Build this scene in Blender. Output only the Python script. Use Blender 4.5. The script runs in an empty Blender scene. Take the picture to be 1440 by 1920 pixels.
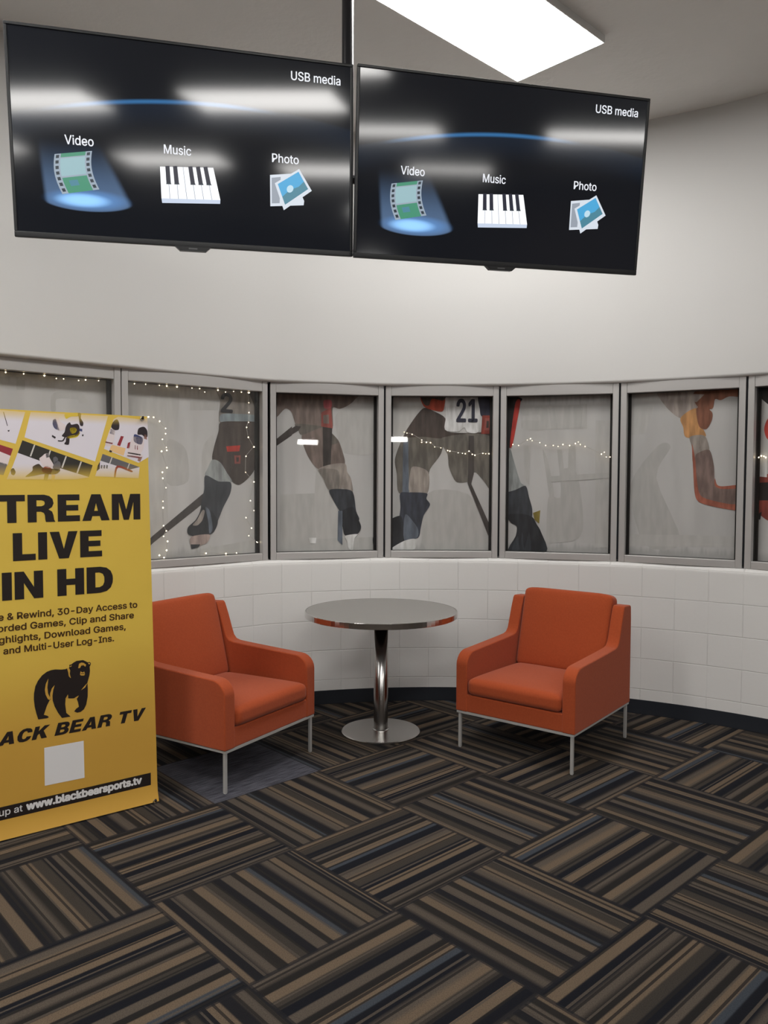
import bpy, bmesh, math, random
from mathutils import Vector, Matrix
sc = bpy.context.scene
C = sc.collection
rnd = random.Random(7)

# ------------------------------------------------------------------ camera
F_PX, PITCH, ROLL, CAM_H = 1467.858, math.radians(2.475), 0.0042, 1.51884
_c, _s, _cr, _sr = math.cos(PITCH), math.sin(PITCH), math.cos(ROLL), math.sin(ROLL)
cam_d = bpy.data.cameras.new('camera')
cam = bpy.data.objects.new('camera', cam_d)
C.objects.link(cam)
cam_d.sensor_fit = 'VERTICAL'; cam_d.sensor_height = 36; cam_d.lens = F_PX * 36 / 1920
cam_d.clip_start = 0.05
R_ = Vector((_cr, _s * _sr, _c * _sr)); U_ = Vector((-_sr, _s * _cr, _c * _cr)); D_ = Vector((0, _c, -_s))
m = Matrix.Identity(4)
for i in range(3):
    m[i][0] = R_[i]; m[i][1] = U_[i]; m[i][2] = -D_[i]
m[2][3] = CAM_H
cam.matrix_world = m
sc.camera = cam

# ------------------------------------------------------------------ world, exposure
wd = bpy.data.worlds.new('world'); sc.world = wd; wd.use_nodes = True
wd.node_tree.nodes['Background'].inputs[0].default_value = (0.01, 0.01, 0.011, 1)
wd.node_tree.nodes['Background'].inputs[1].default_value = 1.0
vs = sc.view_settings
vs.view_transform = 'Standard'; vs.look = 'None'; vs.gamma = 1; vs.use_curve_mapping = False
vs.exposure = 0.0
PANEL_STRENGTH = 24.0         # luminance of the ceiling light panels

# ------------------------------------------------------------------ helpers
def lin(r, g=None, b=None):
    if g is None: r, g, b = r
    f = lambda v: (v / 255 / 12.92) if v / 255 <= 0.04045 else ((v / 255 + 0.055) / 1.055) ** 2.4
    return (f(r), f(g), f(b), 1)

def mat(name, col=(0.5, 0.5, 0.5, 1), rough=0.6, metal=0.0, spec=0.5, emit=None, es=0.0):
    M = bpy.data.materials.new(name); M.use_nodes = True
    b = M.node_tree.nodes['Principled BSDF']
    b.inputs['Base Color'].default_value = col
    b.inputs['Roughness'].default_value = rough
    b.inputs['Metallic'].default_value = metal
    b.inputs['Specular IOR Level'].default_value = spec
    if emit is not None:
        b.inputs['Emission Color'].default_value = emit
        b.inputs['Emission Strength'].default_value = es
    return M

class NT:
    """small wrapper that writes node maths as function calls"""
    def __init__(s, M): s.t = M.node_tree; s.b = s.t.nodes.get('Principled BSDF')
    def n(s, typ, **k):
        x = s.t.nodes.new(typ)
        for a, v in k.items(): setattr(x, a, v)
        return x
    def put(s, sock, v):
        if isinstance(v, (int, float)): sock.default_value = v
        elif isinstance(v, tuple): sock.default_value = v
        else: s.t.links.new(v, sock)
    def m(s, op, a, b=0.0, c=0.0):
        x = s.n('ShaderNodeMath', operation=op)
        for i, v in enumerate((a, b, c)): s.put(x.inputs[i], v)
        return x.outputs[0]
    def smooth(s, v, a, b, o0=0.0, o1=1.0):
        x = s.n('ShaderNodeMapRange', interpolation_type='SMOOTHSTEP')
        for i, q in enumerate((v, a, b, o0, o1)): s.put(x.inputs[i], q)
        return x.outputs[0]
    def mix(s, f, a, b):
        x = s.n('ShaderNodeMix', data_type='RGBA')
        s.put(x.inputs[0], f); s.put(x.inputs[6], a); s.put(x.inputs[7], b)
        return x.outputs[2]
    def bump(s, h, strength=0.2, dist=0.01):
        x = s.n('ShaderNodeBump'); x.inputs['Strength'].default_value = strength
        x.inputs['Distance'].default_value = dist
        s.put(x.inputs['Height'], h); s.t.links.new(x.outputs[0], s.b.inputs['Normal'])
    def noise(s, scale, detail=2.0, vec=None, coord='Object'):
        x = s.n('ShaderNodeTexNoise'); x.inputs['Scale'].default_value = scale; x.inputs['Detail'].default_value = detail
        if vec is None:
            vec = s.n('ShaderNodeTexCoord').outputs[coord]
        s.t.links.new(vec, x.inputs['Vector'])
        return x.outputs[0]

def tag(o, label=None, cat=None, group=None, kind=None):
    if label: o['label'] = label
    if cat: o['category'] = cat
    if group: o['group'] = group
    if kind: o['kind'] = kind
    return o

def obj(name, bm, mats, parent=None, smooth=False, bevel=0.0, segs=3):
    me = bpy.data.meshes.new(name)
    bm.normal_update(); bm.to_mesh(me); bm.free()
    for M in (mats if isinstance(mats, (list, tuple)) else [mats]): me.materials.append(M)
    o = bpy.data.objects.new(name, me); C.objects.link(o)
    if parent is not None: o.parent = parent
    if smooth:
        for p in me.polygons: p.use_smooth = True
    if bevel:
        md = o.modifiers.new('bevel', 'BEVEL'); md.width = bevel; md.segments = segs
        md.limit_method = 'ANGLE'; md.angle_limit = math.radians(40)
        for p in me.polygons: p.use_smooth = True
        wn = o.modifiers.new('wn', 'WEIGHTED_NORMAL'); wn.keep_sharp = False
    return o

def thing(name, label, cat, loc=(0, 0, 0), rotz=0.0, group=None):
    o = bpy.data.objects.new(name, None); C.objects.link(o)
    o.location = loc; o.rotation_euler = (0, 0, rotz); o.empty_display_size = 0.1
    return tag(o, label, cat, group)

def box(bm, x0, x1, y0, y1, z0, z1, mi=0):
    v = [bm.verts.new((x, y, z)) for z in (z0, z1) for y in (y0, y1) for x in (x0, x1)]
    for q in ((0, 2, 3, 1), (4, 5, 7, 6), (0, 1, 5, 4), (2, 6, 7, 3), (0, 4, 6, 2), (1, 3, 7, 5)):
        bm.faces.new([v[i] for i in q]).material_index = mi
    return v

def prism(bm, prof, x0, x1):
    """profile [(y,z)] extruded along x"""
    a = [bm.verts.new((x0, y, z)) for y, z in prof]; b = [bm.verts.new((x1, y, z)) for y, z in prof]
    bm.faces.new(a); bm.faces.new(b[::-1])
    n = len(prof)
    for i in range(n): bm.faces.new([a[i], b[i], b[(i + 1) % n], a[(i + 1) % n]])
    bmesh.ops.recalc_face_normals(bm, faces=bm.faces)

def lathe(bm, prof, n=64, cx=0, cy=0):
    rings = []
    for r, z in prof:
        if r < 1e-6: rings.append([bm.verts.new((cx, cy, z))])
        else: rings.append([bm.verts.new((cx + r * math.cos(2 * math.pi * i / n), cy + r * math.sin(2 * math.pi * i / n), z)) for i in range(n)])
    for A, B in zip(rings, rings[1:]):
        for i in range(n):
            j = (i + 1) % n
            if len(A) == 1 and len(B) == 1: continue
            if len(A) == 1: bm.faces.new([A[0], B[i], B[j]])
            elif len(B) == 1: bm.faces.new([A[i], B[0], A[j]])
            else: bm.faces.new([A[i], B[i], B[j], A[j]])
    bmesh.ops.recalc_face_normals(bm, faces=bm.faces)

def tube(bm, pts, r, n=8, caps=True):
    pts = [Vector(p) for p in pts]; rings = []
    for i, p in enumerate(pts):
        d = (pts[min(i + 1, len(pts) - 1)] - pts[max(i - 1, 0)]).normalized()
        a = Vector((0, 0, 1)) if abs(d.z) < 0.9 else Vector((1, 0, 0))
        u = d.cross(a).normalized(); v = d.cross(u)
        rings.append([bm.verts.new(p + r * (math.cos(2 * math.pi * k / n) * u + math.sin(2 * math.pi * k / n) * v)) for k in range(n)])
    for A, B in zip(rings, rings[1:]):
        for k in range(n): bm.faces.new([A[k], A[(k + 1) % n], B[(k + 1) % n], B[k]])
    if caps: bm.faces.new(rings[0][::-1]); bm.faces.new(rings[-1])
    bmesh.ops.recalc_face_normals(bm, faces=bm.faces)

def ball(bm, p, r, seg=10):
    mm = Matrix.Translation(p)
    bmesh.ops.create_uvsphere(bm, u_segments=seg, v_segments=seg // 2 + 1, radius=r, matrix=mm)

# a measured image point turned into a point of a known real plane (used for flat prints lying on it)
def ray(px, py):
    u2 = (px - 720) / F_PX; v2 = (960 - py) / F_PX
    return R_ * u2 + U_ * v2 + D_
def on_plane(px, py, P, n):
    o = Vector((0, 0, CAM_H)); r = ray(px, py)
    return o + r * ((Vector(P) - o).dot(n) / r.dot(n))

def flat(bm, pts, y=0.0, mi=0):
    """a flat polygon at local depth y, pts = [(x, z)]"""
    if len(pts) < 3: return
    v = [bm.verts.new((p[0], y, p[1])) for p in pts]
    try: f = bm.faces.new(v)
    except ValueError: return
    f.material_index = mi; f.normal_update()
    if f.normal.y > 0: f.normal_flip()

# letter outlines: plain grotesque for running text (units of 1/1000 em: advance, contours) ...
GROT = {" ":[188,[]],
"&":[448,[[[197,-7],[150,-2],[110,12],[78,34],[54,62],[39,96],[34,133],[37,163],[47,189],[85,235],[140,279],[216,335],[237,352],[255,375],[262,405],[258,427],[245,445],[226,457],[201,461],[168,453],[145,431],[137,399],[145,363],[169,327],[204,284],[438,0],[364,0],[171,231],[121,293],[87,344],[78,370],[75,398],[79,430],[91,458],[109,481],[134,499],[165,510],[200,513],[235,510],[266,499],[290,482],[308,459],[320,433],[324,404],[315,362],[291,325],[256,293],[154,217],[110,174],[100,154],[97,131],[100,108],[109,87],[124,70],[143,57],[166,49],[193,46],[223,50],[251,59],[301,95],[321,121],[336,151],[346,186],[349,224],[408,224],[405,180],[397,144],[371,92],[345,62],[333,47],[305,23],[271,7],[234,-3]]]],
",":[188,[[[38,-119],[68,71],[137,71],[84,-119]]]],
"-":[453,[[[337,244],[337,188],[114,188],[114,244]]]],
".":[188,[[[95,-4],[78,-1],[63,9],[53,24],[50,41],[53,59],[63,73],[78,83],[95,87],[113,83],[128,73],[138,59],[141,41],[138,24],[128,9],[113,-1]]]],
"0":[453,[[[227,-7],[174,1],[130,24],[95,62],[69,113],[53,178],[48,254],[53,330],[69,395],[95,447],[130,484],[174,508],[227,516],[279,508],[323,484],[358,447],[384,395],[400,330],[405,254],[400,178],[384,113],[359,62],[323,24],[279,1]],[[227,50],[261,56],[290,74],[313,103],[330,144],[340,194],[344,254],[340,314],[330,365],[313,405],[290,435],[261,453],[227,460],[192,453],[163,435],[140,405],[123,365],[113,314],[109,254],[113,194],[123,144],[140,103],[163,74],[192,56]]]],
"1":[453,[[[76,0],[76,55],[391,55],[391,0]],[[276,509],[276,0],[212,0],[212,448],[86,358],[86,427],[198,509]]]],
"2":[453,[[[64,0],[64,47],[234,229],[282,282],[311,327],[320,371],[317,397],[308,419],[293,436],[273,449],[224,460],[196,457],[172,447],[153,433],[139,413],[130,390],[127,362],[66,362],[71,405],[86,442],[111,473],[143,496],[182,511],[225,516],[268,511],[306,497],[337,474],[361,445],[376,411],[381,372],[371,318],[336,259],[267,180],[153,60],[389,57],[389,0]]]],
"3":[453,[[[218,-7],[173,-3],[133,10],[98,30],[70,57],[52,91],[44,132],[109,132],[115,107],[126,87],[144,71],[165,59],[219,50],[275,61],[297,74],[315,93],[325,116],[329,145],[326,172],[316,196],[299,217],[275,234],[242,244],[201,248],[157,248],[157,299],[288,448],[70,452],[70,509],[372,509],[372,461],[211,278],[211,289],[264,288],[308,276],[344,253],[371,222],[387,186],[393,145],[387,103],[370,66],[344,36],[309,12],[266,-2]]]],
"A":[480,[[[16,0],[201,509],[276,509],[463,0],[395,0],[287,302],[264,372],[232,478],[245,478],[213,371],[191,302],[85,0]],[[110,142],[110,199],[370,199],[370,142]]]],
"B":[456,[[[60,0],[60,509],[241,509],[289,504],[329,491],[359,469],[381,442],[394,410],[398,374],[395,344],[387,320],[356,286],[315,267],[315,262],[339,257],[363,245],[385,227],[402,203],[414,173],[418,136],[413,100],[400,67],[377,39],[344,18],[301,4],[247,0]],[[125,57],[245,57],[296,63],[330,80],[349,105],[355,137],[352,161],[342,184],[327,203],[306,218],[279,228],[248,231],[125,231]],[[125,285],[238,285],[288,296],[308,309],[323,326],[333,348],[336,372],[330,403],[313,429],[283,446],[240,452],[125,452]]]],
"C":[510,[[[267,-7],[205,1],[150,25],[104,63],[70,115],[48,179],[40,254],[48,329],[70,393],[104,445],[150,484],[205,508],[267,516],[340,504],[373,490],[402,471],[427,447],[448,418],[463,385],[473,348],[408,348],[389,395],[357,428],[315,449],[267,456],[223,450],[184,432],[150,403],[125,364],[109,314],[103,254],[109,194],[125,145],[151,105],[184,76],[223,59],[267,53],[315,60],[357,81],[389,114],[408,160],[473,160],[463,124],[448,91],[428,62],[402,38],[373,19],[341,5],[305,-4]]]],
"D":[502,[[[60,0],[219,0],[291,8],[351,31],[398,68],[433,119],[455,181],[462,255],[455,329],[433,391],[399,441],[353,478],[294,501],[225,509],[60,509]],[[125,57],[215,57],[272,63],[318,81],[354,110],[379,149],[394,198],[399,255],[394,312],[379,361],[354,399],[320,428],[275,446],[221,452],[125,452]]]],
"G":[520,[[[269,-7],[205,1],[149,25],[104,64],[69,116],[47,179],[40,254],[47,329],[69,393],[103,445],[149,484],[203,508],[265,516],[304,513],[340,504],[374,489],[403,469],[429,445],[449,416],[465,384],[474,349],[408,349],[387,393],[356,427],[315,448],[265,456],[222,450],[183,432],[150,404],[125,364],[109,314],[103,254],[109,194],[125,145],[151,105],[184,76],[224,59],[269,53],[309,57],[345,71],[374,93],[396,123],[410,160],[415,202],[434,199],[283,199],[283,256],[478,256],[478,200],[471,141],[451,91],[419,50],[377,19],[326,0]]]],
"H":[517,[[[60,0],[60,509],[125,509],[125,289],[392,289],[392,509],[457,509],[457,0],[392,0],[392,232],[125,232],[125,0]]]],
"I":[300,[[[31,0],[31,57],[118,57],[118,452],[31,452],[31,509],[269,509],[269,452],[183,452],[183,57],[269,57],[269,0]]]],
"L":[393,[[[60,0],[60,509],[125,509],[125,57],[361,57],[361,0]]]],
"M":[628,[[[60,0],[60,509],[152,509],[277,187],[287,159],[299,123],[311,84],[322,49],[307,49],[318,83],[330,121],[342,158],[352,187],[476,509],[568,509],[568,0],[504,0],[504,291],[504,327],[505,369],[506,413],[507,457],[513,457],[498,409],[482,363],[467,322],[456,291],[342,0],[286,0],[170,291],[159,321],[145,361],[129,408],[112,457],[119,457],[120,416],[121,372],[122,328],[122,291],[122,0]]]],
"P":[445,[[[60,0],[60,509],[235,509],[289,503],[332,487],[366,462],[390,430],[404,391],[409,348],[404,304],[390,265],[366,233],[332,207],[289,191],[235,186],[109,186],[109,242],[233,242],[269,246],[297,256],[318,272],[333,294],[342,319],[344,348],[342,376],[333,402],[318,423],[297,439],[268,449],[232,452],[125,452],[125,0]]]],
"R":[449,[[[60,0],[60,509],[236,509],[290,504],[333,489],[367,465],[390,433],[405,395],[409,352],[405,309],[390,271],[367,240],[333,217],[289,203],[236,198],[96,198],[96,255],[234,255],[269,258],[298,267],[319,281],[334,300],[342,324],[345,352],[342,380],[334,405],[319,425],[298,440],[269,449],[233,452],[125,452],[125,0]],[[353,0],[230,229],[303,229],[428,0]]]],
"S":[447,[[[224,-9],[172,-4],[128,9],[91,31],[64,60],[46,96],[38,137],[104,137],[110,110],[123,88],[142,71],[166,59],[224,49],[257,52],[286,60],[311,74],[329,92],[341,114],[346,139],[342,161],[332,179],[296,205],[245,222],[184,239],[128,260],[86,289],[60,326],[52,372],[58,413],[75,448],[102,476],[138,498],[180,511],[227,516],[275,511],[316,498],[351,476],[377,449],[394,415],[401,378],[337,378],[326,412],[302,437],[267,453],[225,459],[194,456],[167,448],[145,435],[129,418],[118,398],[115,376],[119,352],[131,334],[169,308],[212,293],[264,279],[312,264],[359,238],[395,198],[405,171],[408,139],[403,99],[386,64],[360,34],[323,11],[278,-4]]]],
"U":[517,[[[259,-8],[203,-2],[154,15],[114,43],[85,80],[66,124],[60,173],[60,509],[124,509],[124,178],[128,144],[141,113],[160,87],[187,68],[220,56],[259,52],[298,56],[331,68],[357,87],[377,113],[389,144],[393,178],[393,509],[457,509],[457,173],[451,124],[433,80],[403,43],[363,15],[315,-2]]]],
"V":[480,[[[204,0],[16,509],[84,509],[192,206],[215,137],[248,31],[235,31],[267,138],[290,206],[395,509],[463,509],[278,0]]]],
"a":[389,[[[160,-9],[126,-5],[94,5],[68,22],[48,45],[35,73],[30,108],[34,138],[43,161],[58,179],[78,193],[125,211],[178,220],[234,227],[265,235],[273,243],[276,255],[267,297],[240,322],[196,331],[149,322],[118,301],[100,274],[41,291],[57,322],[79,346],[104,364],[133,375],[194,384],[239,379],[286,360],[306,343],[322,320],[333,290],[337,251],[337,0],[277,0],[277,52],[272,52],[252,25],[215,1]],[[170,45],[202,49],[228,59],[248,74],[263,93],[272,115],[276,138],[276,190],[259,182],[231,176],[200,171],[175,168],[134,159],[103,139],[95,124],[92,105],[102,72],[130,52]]]],
"b":[424,[[[229,-8],[198,-5],[172,4],[138,31],[118,59],[112,59],[112,0],[53,0],[53,509],[114,509],[114,319],[137,346],[171,373],[197,381],[229,384],[274,378],[313,361],[345,332],[370,293],[385,245],[390,189],[385,133],[370,84],[346,45],[313,16],[274,-2]],[[220,47],[253,51],[279,66],[301,88],[316,117],[325,151],[328,189],[325,227],[316,261],[301,290],[280,311],[253,325],[220,330],[188,325],[161,312],[140,291],[125,263],[116,229],[113,189],[116,150],[125,115],[140,86],[162,65],[188,51]]]],
"c":[396,[[[207,-8],[159,-2],[117,16],[82,46],[56,85],[40,133],[34,187],[40,243],[56,291],[82,330],[117,360],[159,378],[207,384],[260,377],[305,356],[340,322],[362,277],[303,262],[290,289],[270,311],[242,325],[207,330],[173,325],[145,310],[124,287],[108,258],[99,224],[96,187],[99,151],[108,117],[124,89],[145,66],[173,51],[207,46],[243,52],[271,66],[292,89],[304,117],[363,102],[341,56],[306,21],[261,-1]]]],
"d":[424,[[[195,-8],[151,-2],[111,16],[79,45],[55,84],[39,133],[34,189],[39,245],[55,293],[79,332],[112,361],[151,378],[196,384],[228,381],[253,373],[287,346],[306,319],[311,319],[311,509],[372,509],[372,0],[313,0],[313,59],[307,59],[287,31],[252,4],[227,-5]],[[205,47],[236,51],[263,65],[284,86],[299,115],[309,150],[312,189],[309,229],[300,263],[284,291],[263,312],[237,325],[205,330],[172,325],[145,311],[124,290],[108,261],[99,227],[96,189],[99,151],[109,117],[124,88],[145,66],[172,51]]]],
"e":[404,[[[212,-8],[161,-2],[117,16],[82,46],[56,85],[40,132],[34,187],[39,242],[55,290],[81,329],[115,359],[157,378],[205,384],[266,374],[294,361],[319,341],[341,315],[357,282],[368,242],[371,194],[371,169],[75,169],[75,221],[338,221],[310,202],[307,237],[298,269],[283,294],[263,314],[237,326],[205,330],[173,326],[146,313],[125,294],[109,270],[99,241],[96,211],[96,178],[100,139],[110,106],[128,80],[151,61],[179,50],[212,46],[254,53],[285,73],[306,105],[365,91],[353,63],[335,39],[311,19],[283,4],[249,-5]]]],
"g":[425,[[[207,-151],[168,-148],[134,-140],[82,-110],[51,-69],[101,-41],[122,-66],[154,-88],[207,-97],[249,-92],[282,-75],[304,-47],[311,-6],[311,68],[306,68],[287,41],[252,16],[227,8],[195,5],[152,10],[113,27],[80,53],[55,90],[39,136],[34,191],[39,246],[55,293],[80,332],[112,361],[152,378],[196,384],[228,382],[253,373],[288,346],[308,319],[313,319],[313,379],[372,379],[372,-9],[367,-54],[350,-90],[324,-117],[291,-136],[251,-147]],[[205,59],[237,63],[264,75],[285,95],[300,121],[309,154],[312,193],[309,231],[300,264],[285,291],[264,312],[237,325],[205,330],[172,325],[145,312],[124,290],[109,262],[99,229],[96,193],[99,155],[109,123],[124,96],[145,76],[172,63]]]],
"h":[410,[[[114,227],[114,0],[53,0],[53,509],[114,509],[114,287],[102,287],[124,332],[152,362],[187,379],[227,384],[264,380],[295,369],[321,349],[341,321],[353,285],[357,240],[357,0],[296,0],[296,235],[290,275],[273,304],[246,323],[210,329],[184,326],[161,317],[141,303],[126,283],[117,257]]]],
"i":[167,[[[53,0],[53,379],[114,379],[114,0]],[[84,443],[67,446],[54,455],[44,468],[41,483],[44,499],[54,512],[67,521],[84,524],[100,521],[114,512],[123,499],[126,483],[123,468],[114,455],[100,446]]]],
"k":[381,[[[110,137],[110,212],[121,212],[284,379],[360,379],[184,199],[177,199]],[[53,0],[53,509],[114,509],[114,0]],[[294,0],[148,186],[191,229],[372,0]]]],
"l":[189,[[[139,-2],[101,3],[74,20],[58,47],[53,84],[53,509],[114,509],[114,99],[120,62],[130,54],[146,52],[160,53],[170,54],[181,3],[162,-1]]]],
"m":[610,[[[53,0],[53,379],[112,379],[112,295],[118,323],[132,346],[172,376],[219,386],[257,380],[287,361],[309,331],[321,295],[312,295],[322,321],[337,343],[381,375],[437,386],[468,383],[497,372],[522,354],[541,328],[553,296],[557,255],[557,0],[496,0],[496,254],[490,289],[473,313],[447,326],[419,330],[395,328],[374,320],[345,290],[335,247],[335,0],[274,0],[274,260],[269,288],[253,311],[229,326],[199,330],[158,320],[140,307],[126,289],[117,266],[114,238],[114,0]]]],
"n":[410,[[[114,227],[114,0],[53,0],[53,379],[112,379],[112,287],[102,287],[124,332],[152,362],[187,379],[227,384],[264,380],[295,369],[321,349],[341,321],[353,285],[357,240],[357,0],[296,0],[296,235],[290,275],[273,304],[246,323],[210,329],[184,326],[161,317],[141,303],[126,283],[117,257]]]],
"o":[415,[[[207,-8],[159,-2],[117,16],[82,46],[56,85],[40,133],[34,187],[40,243],[56,291],[82,330],[117,360],[159,378],[207,384],[256,378],[299,360],[333,330],[359,291],[376,243],[381,187],[376,133],[359,85],[333,46],[299,16],[256,-2]],[[207,46],[242,51],[270,66],[292,89],[307,117],[316,151],[319,187],[316,224],[307,258],[292,287],[270,310],[242,325],[207,330],[173,325],[145,310],[124,287],[108,258],[99,224],[96,187],[99,151],[108,117],[124,89],[145,66],[173,51]]]],
"p":[424,[[[53,-143],[53,379],[112,379],[112,319],[118,319],[137,346],[171,373],[197,381],[229,384],[274,378],[313,361],[345,332],[370,293],[385,245],[390,189],[385,133],[370,84],[346,45],[313,16],[274,-2],[229,-8],[198,-5],[173,4],[138,31],[118,59],[114,-143]],[[220,47],[253,51],[279,66],[301,88],[316,117],[325,151],[328,189],[325,227],[316,261],[301,290],[280,311],[253,325],[220,330],[188,325],[161,312],[140,291],[125,263],[116,229],[113,189],[116,150],[125,115],[140,86],[162,65],[188,51]]]],
"r":[259,[[[53,0],[53,379],[112,379],[112,321],[130,347],[152,367],[181,380],[213,385],[229,384],[243,384],[243,322],[230,324],[207,326],[182,323],[159,315],[140,301],[126,284],[117,262],[114,237],[114,0]]]],
"s":[365,[[[182,-8],[145,-5],[112,3],[84,18],[62,38],[45,63],[36,94],[94,107],[105,79],[124,60],[150,49],[181,45],[217,50],[244,62],[262,81],[268,103],[265,121],[254,136],[237,147],[212,155],[149,170],[104,186],[72,208],[53,237],[47,274],[51,305],[65,332],[87,354],[115,370],[149,381],[187,384],[223,381],[254,372],[279,358],[299,339],[324,290],[268,277],[258,298],[243,316],[219,328],[187,333],[156,329],[131,317],[114,299],[109,277],[112,258],[124,243],[172,223],[229,209],[275,194],[306,171],[325,142],[331,107],[326,75],[312,47],[290,24],[260,6],[223,-5]]]],
"t":[227,[[[204,379],[204,327],[6,327],[6,379]],[[65,471],[126,471],[126,98],[128,76],[136,61],[150,53],[170,50],[185,51],[202,54],[213,2],[192,-3],[168,-4],[125,2],[92,21],[72,52],[65,93]]]],
"u":[410,[[[182,-5],[146,-1],[115,11],[89,31],[69,59],[57,95],[53,139],[53,379],[114,379],[114,144],[119,105],[137,75],[164,56],[200,50],[226,53],[249,62],[268,77],[283,97],[293,122],[296,153],[296,379],[357,379],[357,0],[298,0],[298,92],[307,92],[286,47],[257,17],[222,0]]]],
"v":[389,[[[163,0],[17,379],[84,379],[165,155],[187,87],[206,21],[184,21],[203,87],[224,155],[305,379],[371,379],[226,0]]]],
"w":[567,[[[138,0],[23,379],[87,379],[133,214],[154,137],[175,41],[165,41],[186,135],[206,214],[252,379],[316,379],[362,214],[382,136],[402,41],[391,41],[413,135],[434,214],[480,379],[545,379],[429,0],[368,0],[319,172],[305,225],[291,280],[277,338],[291,338],[277,280],[263,225],[248,172],[199,0]]]],
"y":[389,[[[47,-139],[61,-86],[71,-87],[104,-89],[130,-74],[151,-36],[163,-1],[17,379],[84,379],[165,155],[187,87],[206,21],[184,21],[202,87],[224,155],[305,379],[371,379],[204,-58],[177,-107],[139,-136],[91,-145],[65,-143]]]]}
# ... and a heavy block face for headlines (cap height 1: width, contours)
HEAVY = {
 'T': [.78, [[(0,1),(.78,1),(.78,.77),(.525,.77),(.525,0),(.255,0),(.255,.77),(0,.77)]]],
 'L': [.66, [[(0,0),(.66,0),(.66,.23),(.27,.23),(.27,1),(0,1)]]],
 'I': [.27, [[(0,0),(.27,0),(.27,1),(0,1)]]],
 'V': [.86, [[(0,1),(.29,1),(.43,.36),(.57,1),(.86,1),(.58,0),(.28,0)]]],
 'E': [.70, [[(0,0),(.7,0),(.7,.22),(.27,.22),(.27,.4),(.65,.4),(.65,.61),(.27,.61),(.27,.78),(.69,.78),(.69,1),(0,1)]]],
 'N': [.80, [[(0,0),(.26,0),(.26,.58),(.54,0),(.8,0),(.8,1),(.54,1),(.54,.42),(.26,1),(0,1)]]],
 'H': [.80, [[(0,0),(.27,0),(.27,.39),(.53,.39),(.53,0),(.8,0),(.8,1),(.53,1),(.53,.62),(.27,.62),(.27,1),(0,1)]]],
 'M': [.98, [[(0,0),(.24,0),(.24,.68),(.40,0),(.58,0),(.74,.68),(.74,0),(.98,0),(.98,1),(.63,1),(.49,.40),(.35,1),(0,1)]]],
 'A': [.90, [[(0,0),(.28,0),(.33,.17),(.57,.17),(.62,0),(.9,0),(.6,1),(.3,1)], [(.39,.37),(.45,.66),(.51,.37)]]],
 'R': [.84, [[(0,0),(.27,0),(.27,.38),(.40,.38),(.49,.33),(.52,.24),(.53,.08),(.55,0),(.84,0),(.80,.08),(.78,.25),(.74,.38),(.63,.46),(.74,.54),(.79,.68),(.76,.84),(.66,.95),(.5,1),(0,1)],
            [(.27,.58),(.42,.58),(.5,.62),(.52,.69),(.5,.76),(.42,.8),(.27,.8)]]],
 'S': [.80, [[(0,.33),(.26,.33),(.29,.23),(.40,.185),(.50,.2),(.53,.27),(.48,.34),(.3,.39),(.12,.47),(.03,.58),(.02,.74),(.08,.88),(.22,.985),(.40,1.02),(.58,.98),(.70,.89),(.75,.69),(.5,.68),(.47,.78),(.38,.82),(.30,.8),(.27,.73),(.33,.66),(.5,.61),(.68,.54),(.78,.42),(.78,.27),(.7,.1),(.55,.01),(.38,-.02),(.2,.01),(.06,.11)]]],
 'D': [.82, [[(0,0),(.42,0),(.62,.05),(.75,.18),(.81,.36),(.82,.5),(.81,.64),(.75,.82),(.62,.95),(.42,1),(0,1)], [(.27,.22),(.4,.22),(.5,.28),(.545,.4),(.55,.5),(.545,.6),(.5,.72),(.4,.78),(.27,.78)]]],
 'B': [.80, [[(0,0),(.48,0),(.66,.04),(.77,.14),(.8,.28),(.76,.42),(.66,.51),(.74,.6),(.76,.74),(.71,.88),(.6,.97),(.45,1),(0,1)], [(.27,.2),(.42,.2),(.51,.24),(.53,.3),(.51,.37),(.42,.41),(.27,.41)], [(.27,.6),(.4,.6),(.48,.64),(.5,.7),(.48,.76),(.4,.8),(.27,.8)]]],
 'C': [.82, [[(.81,.36),(.54,.36),(.51,.25),(.42,.2),(.33,.24),(.28,.36),(.27,.5),(.28,.64),(.33,.76),(.42,.8),(.51,.75),(.54,.65),(.81,.65),(.76,.84),(.63,.97),(.42,1.02),(.2,.97),(.06,.8),(0,.5),(.06,.2),(.2,.03),(.42,-.02),(.63,.03),(.76,.16)]]],
 'K': [.88, [[(0,0),(.27,0),(.27,.3),(.36,.41),(.55,0),(.88,0),(.56,.6),(.85,1),(.53,1),(.27,.62),(.27,1),(0,1)]]],
 ' ': [.26, []]}
_tc = {}
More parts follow.
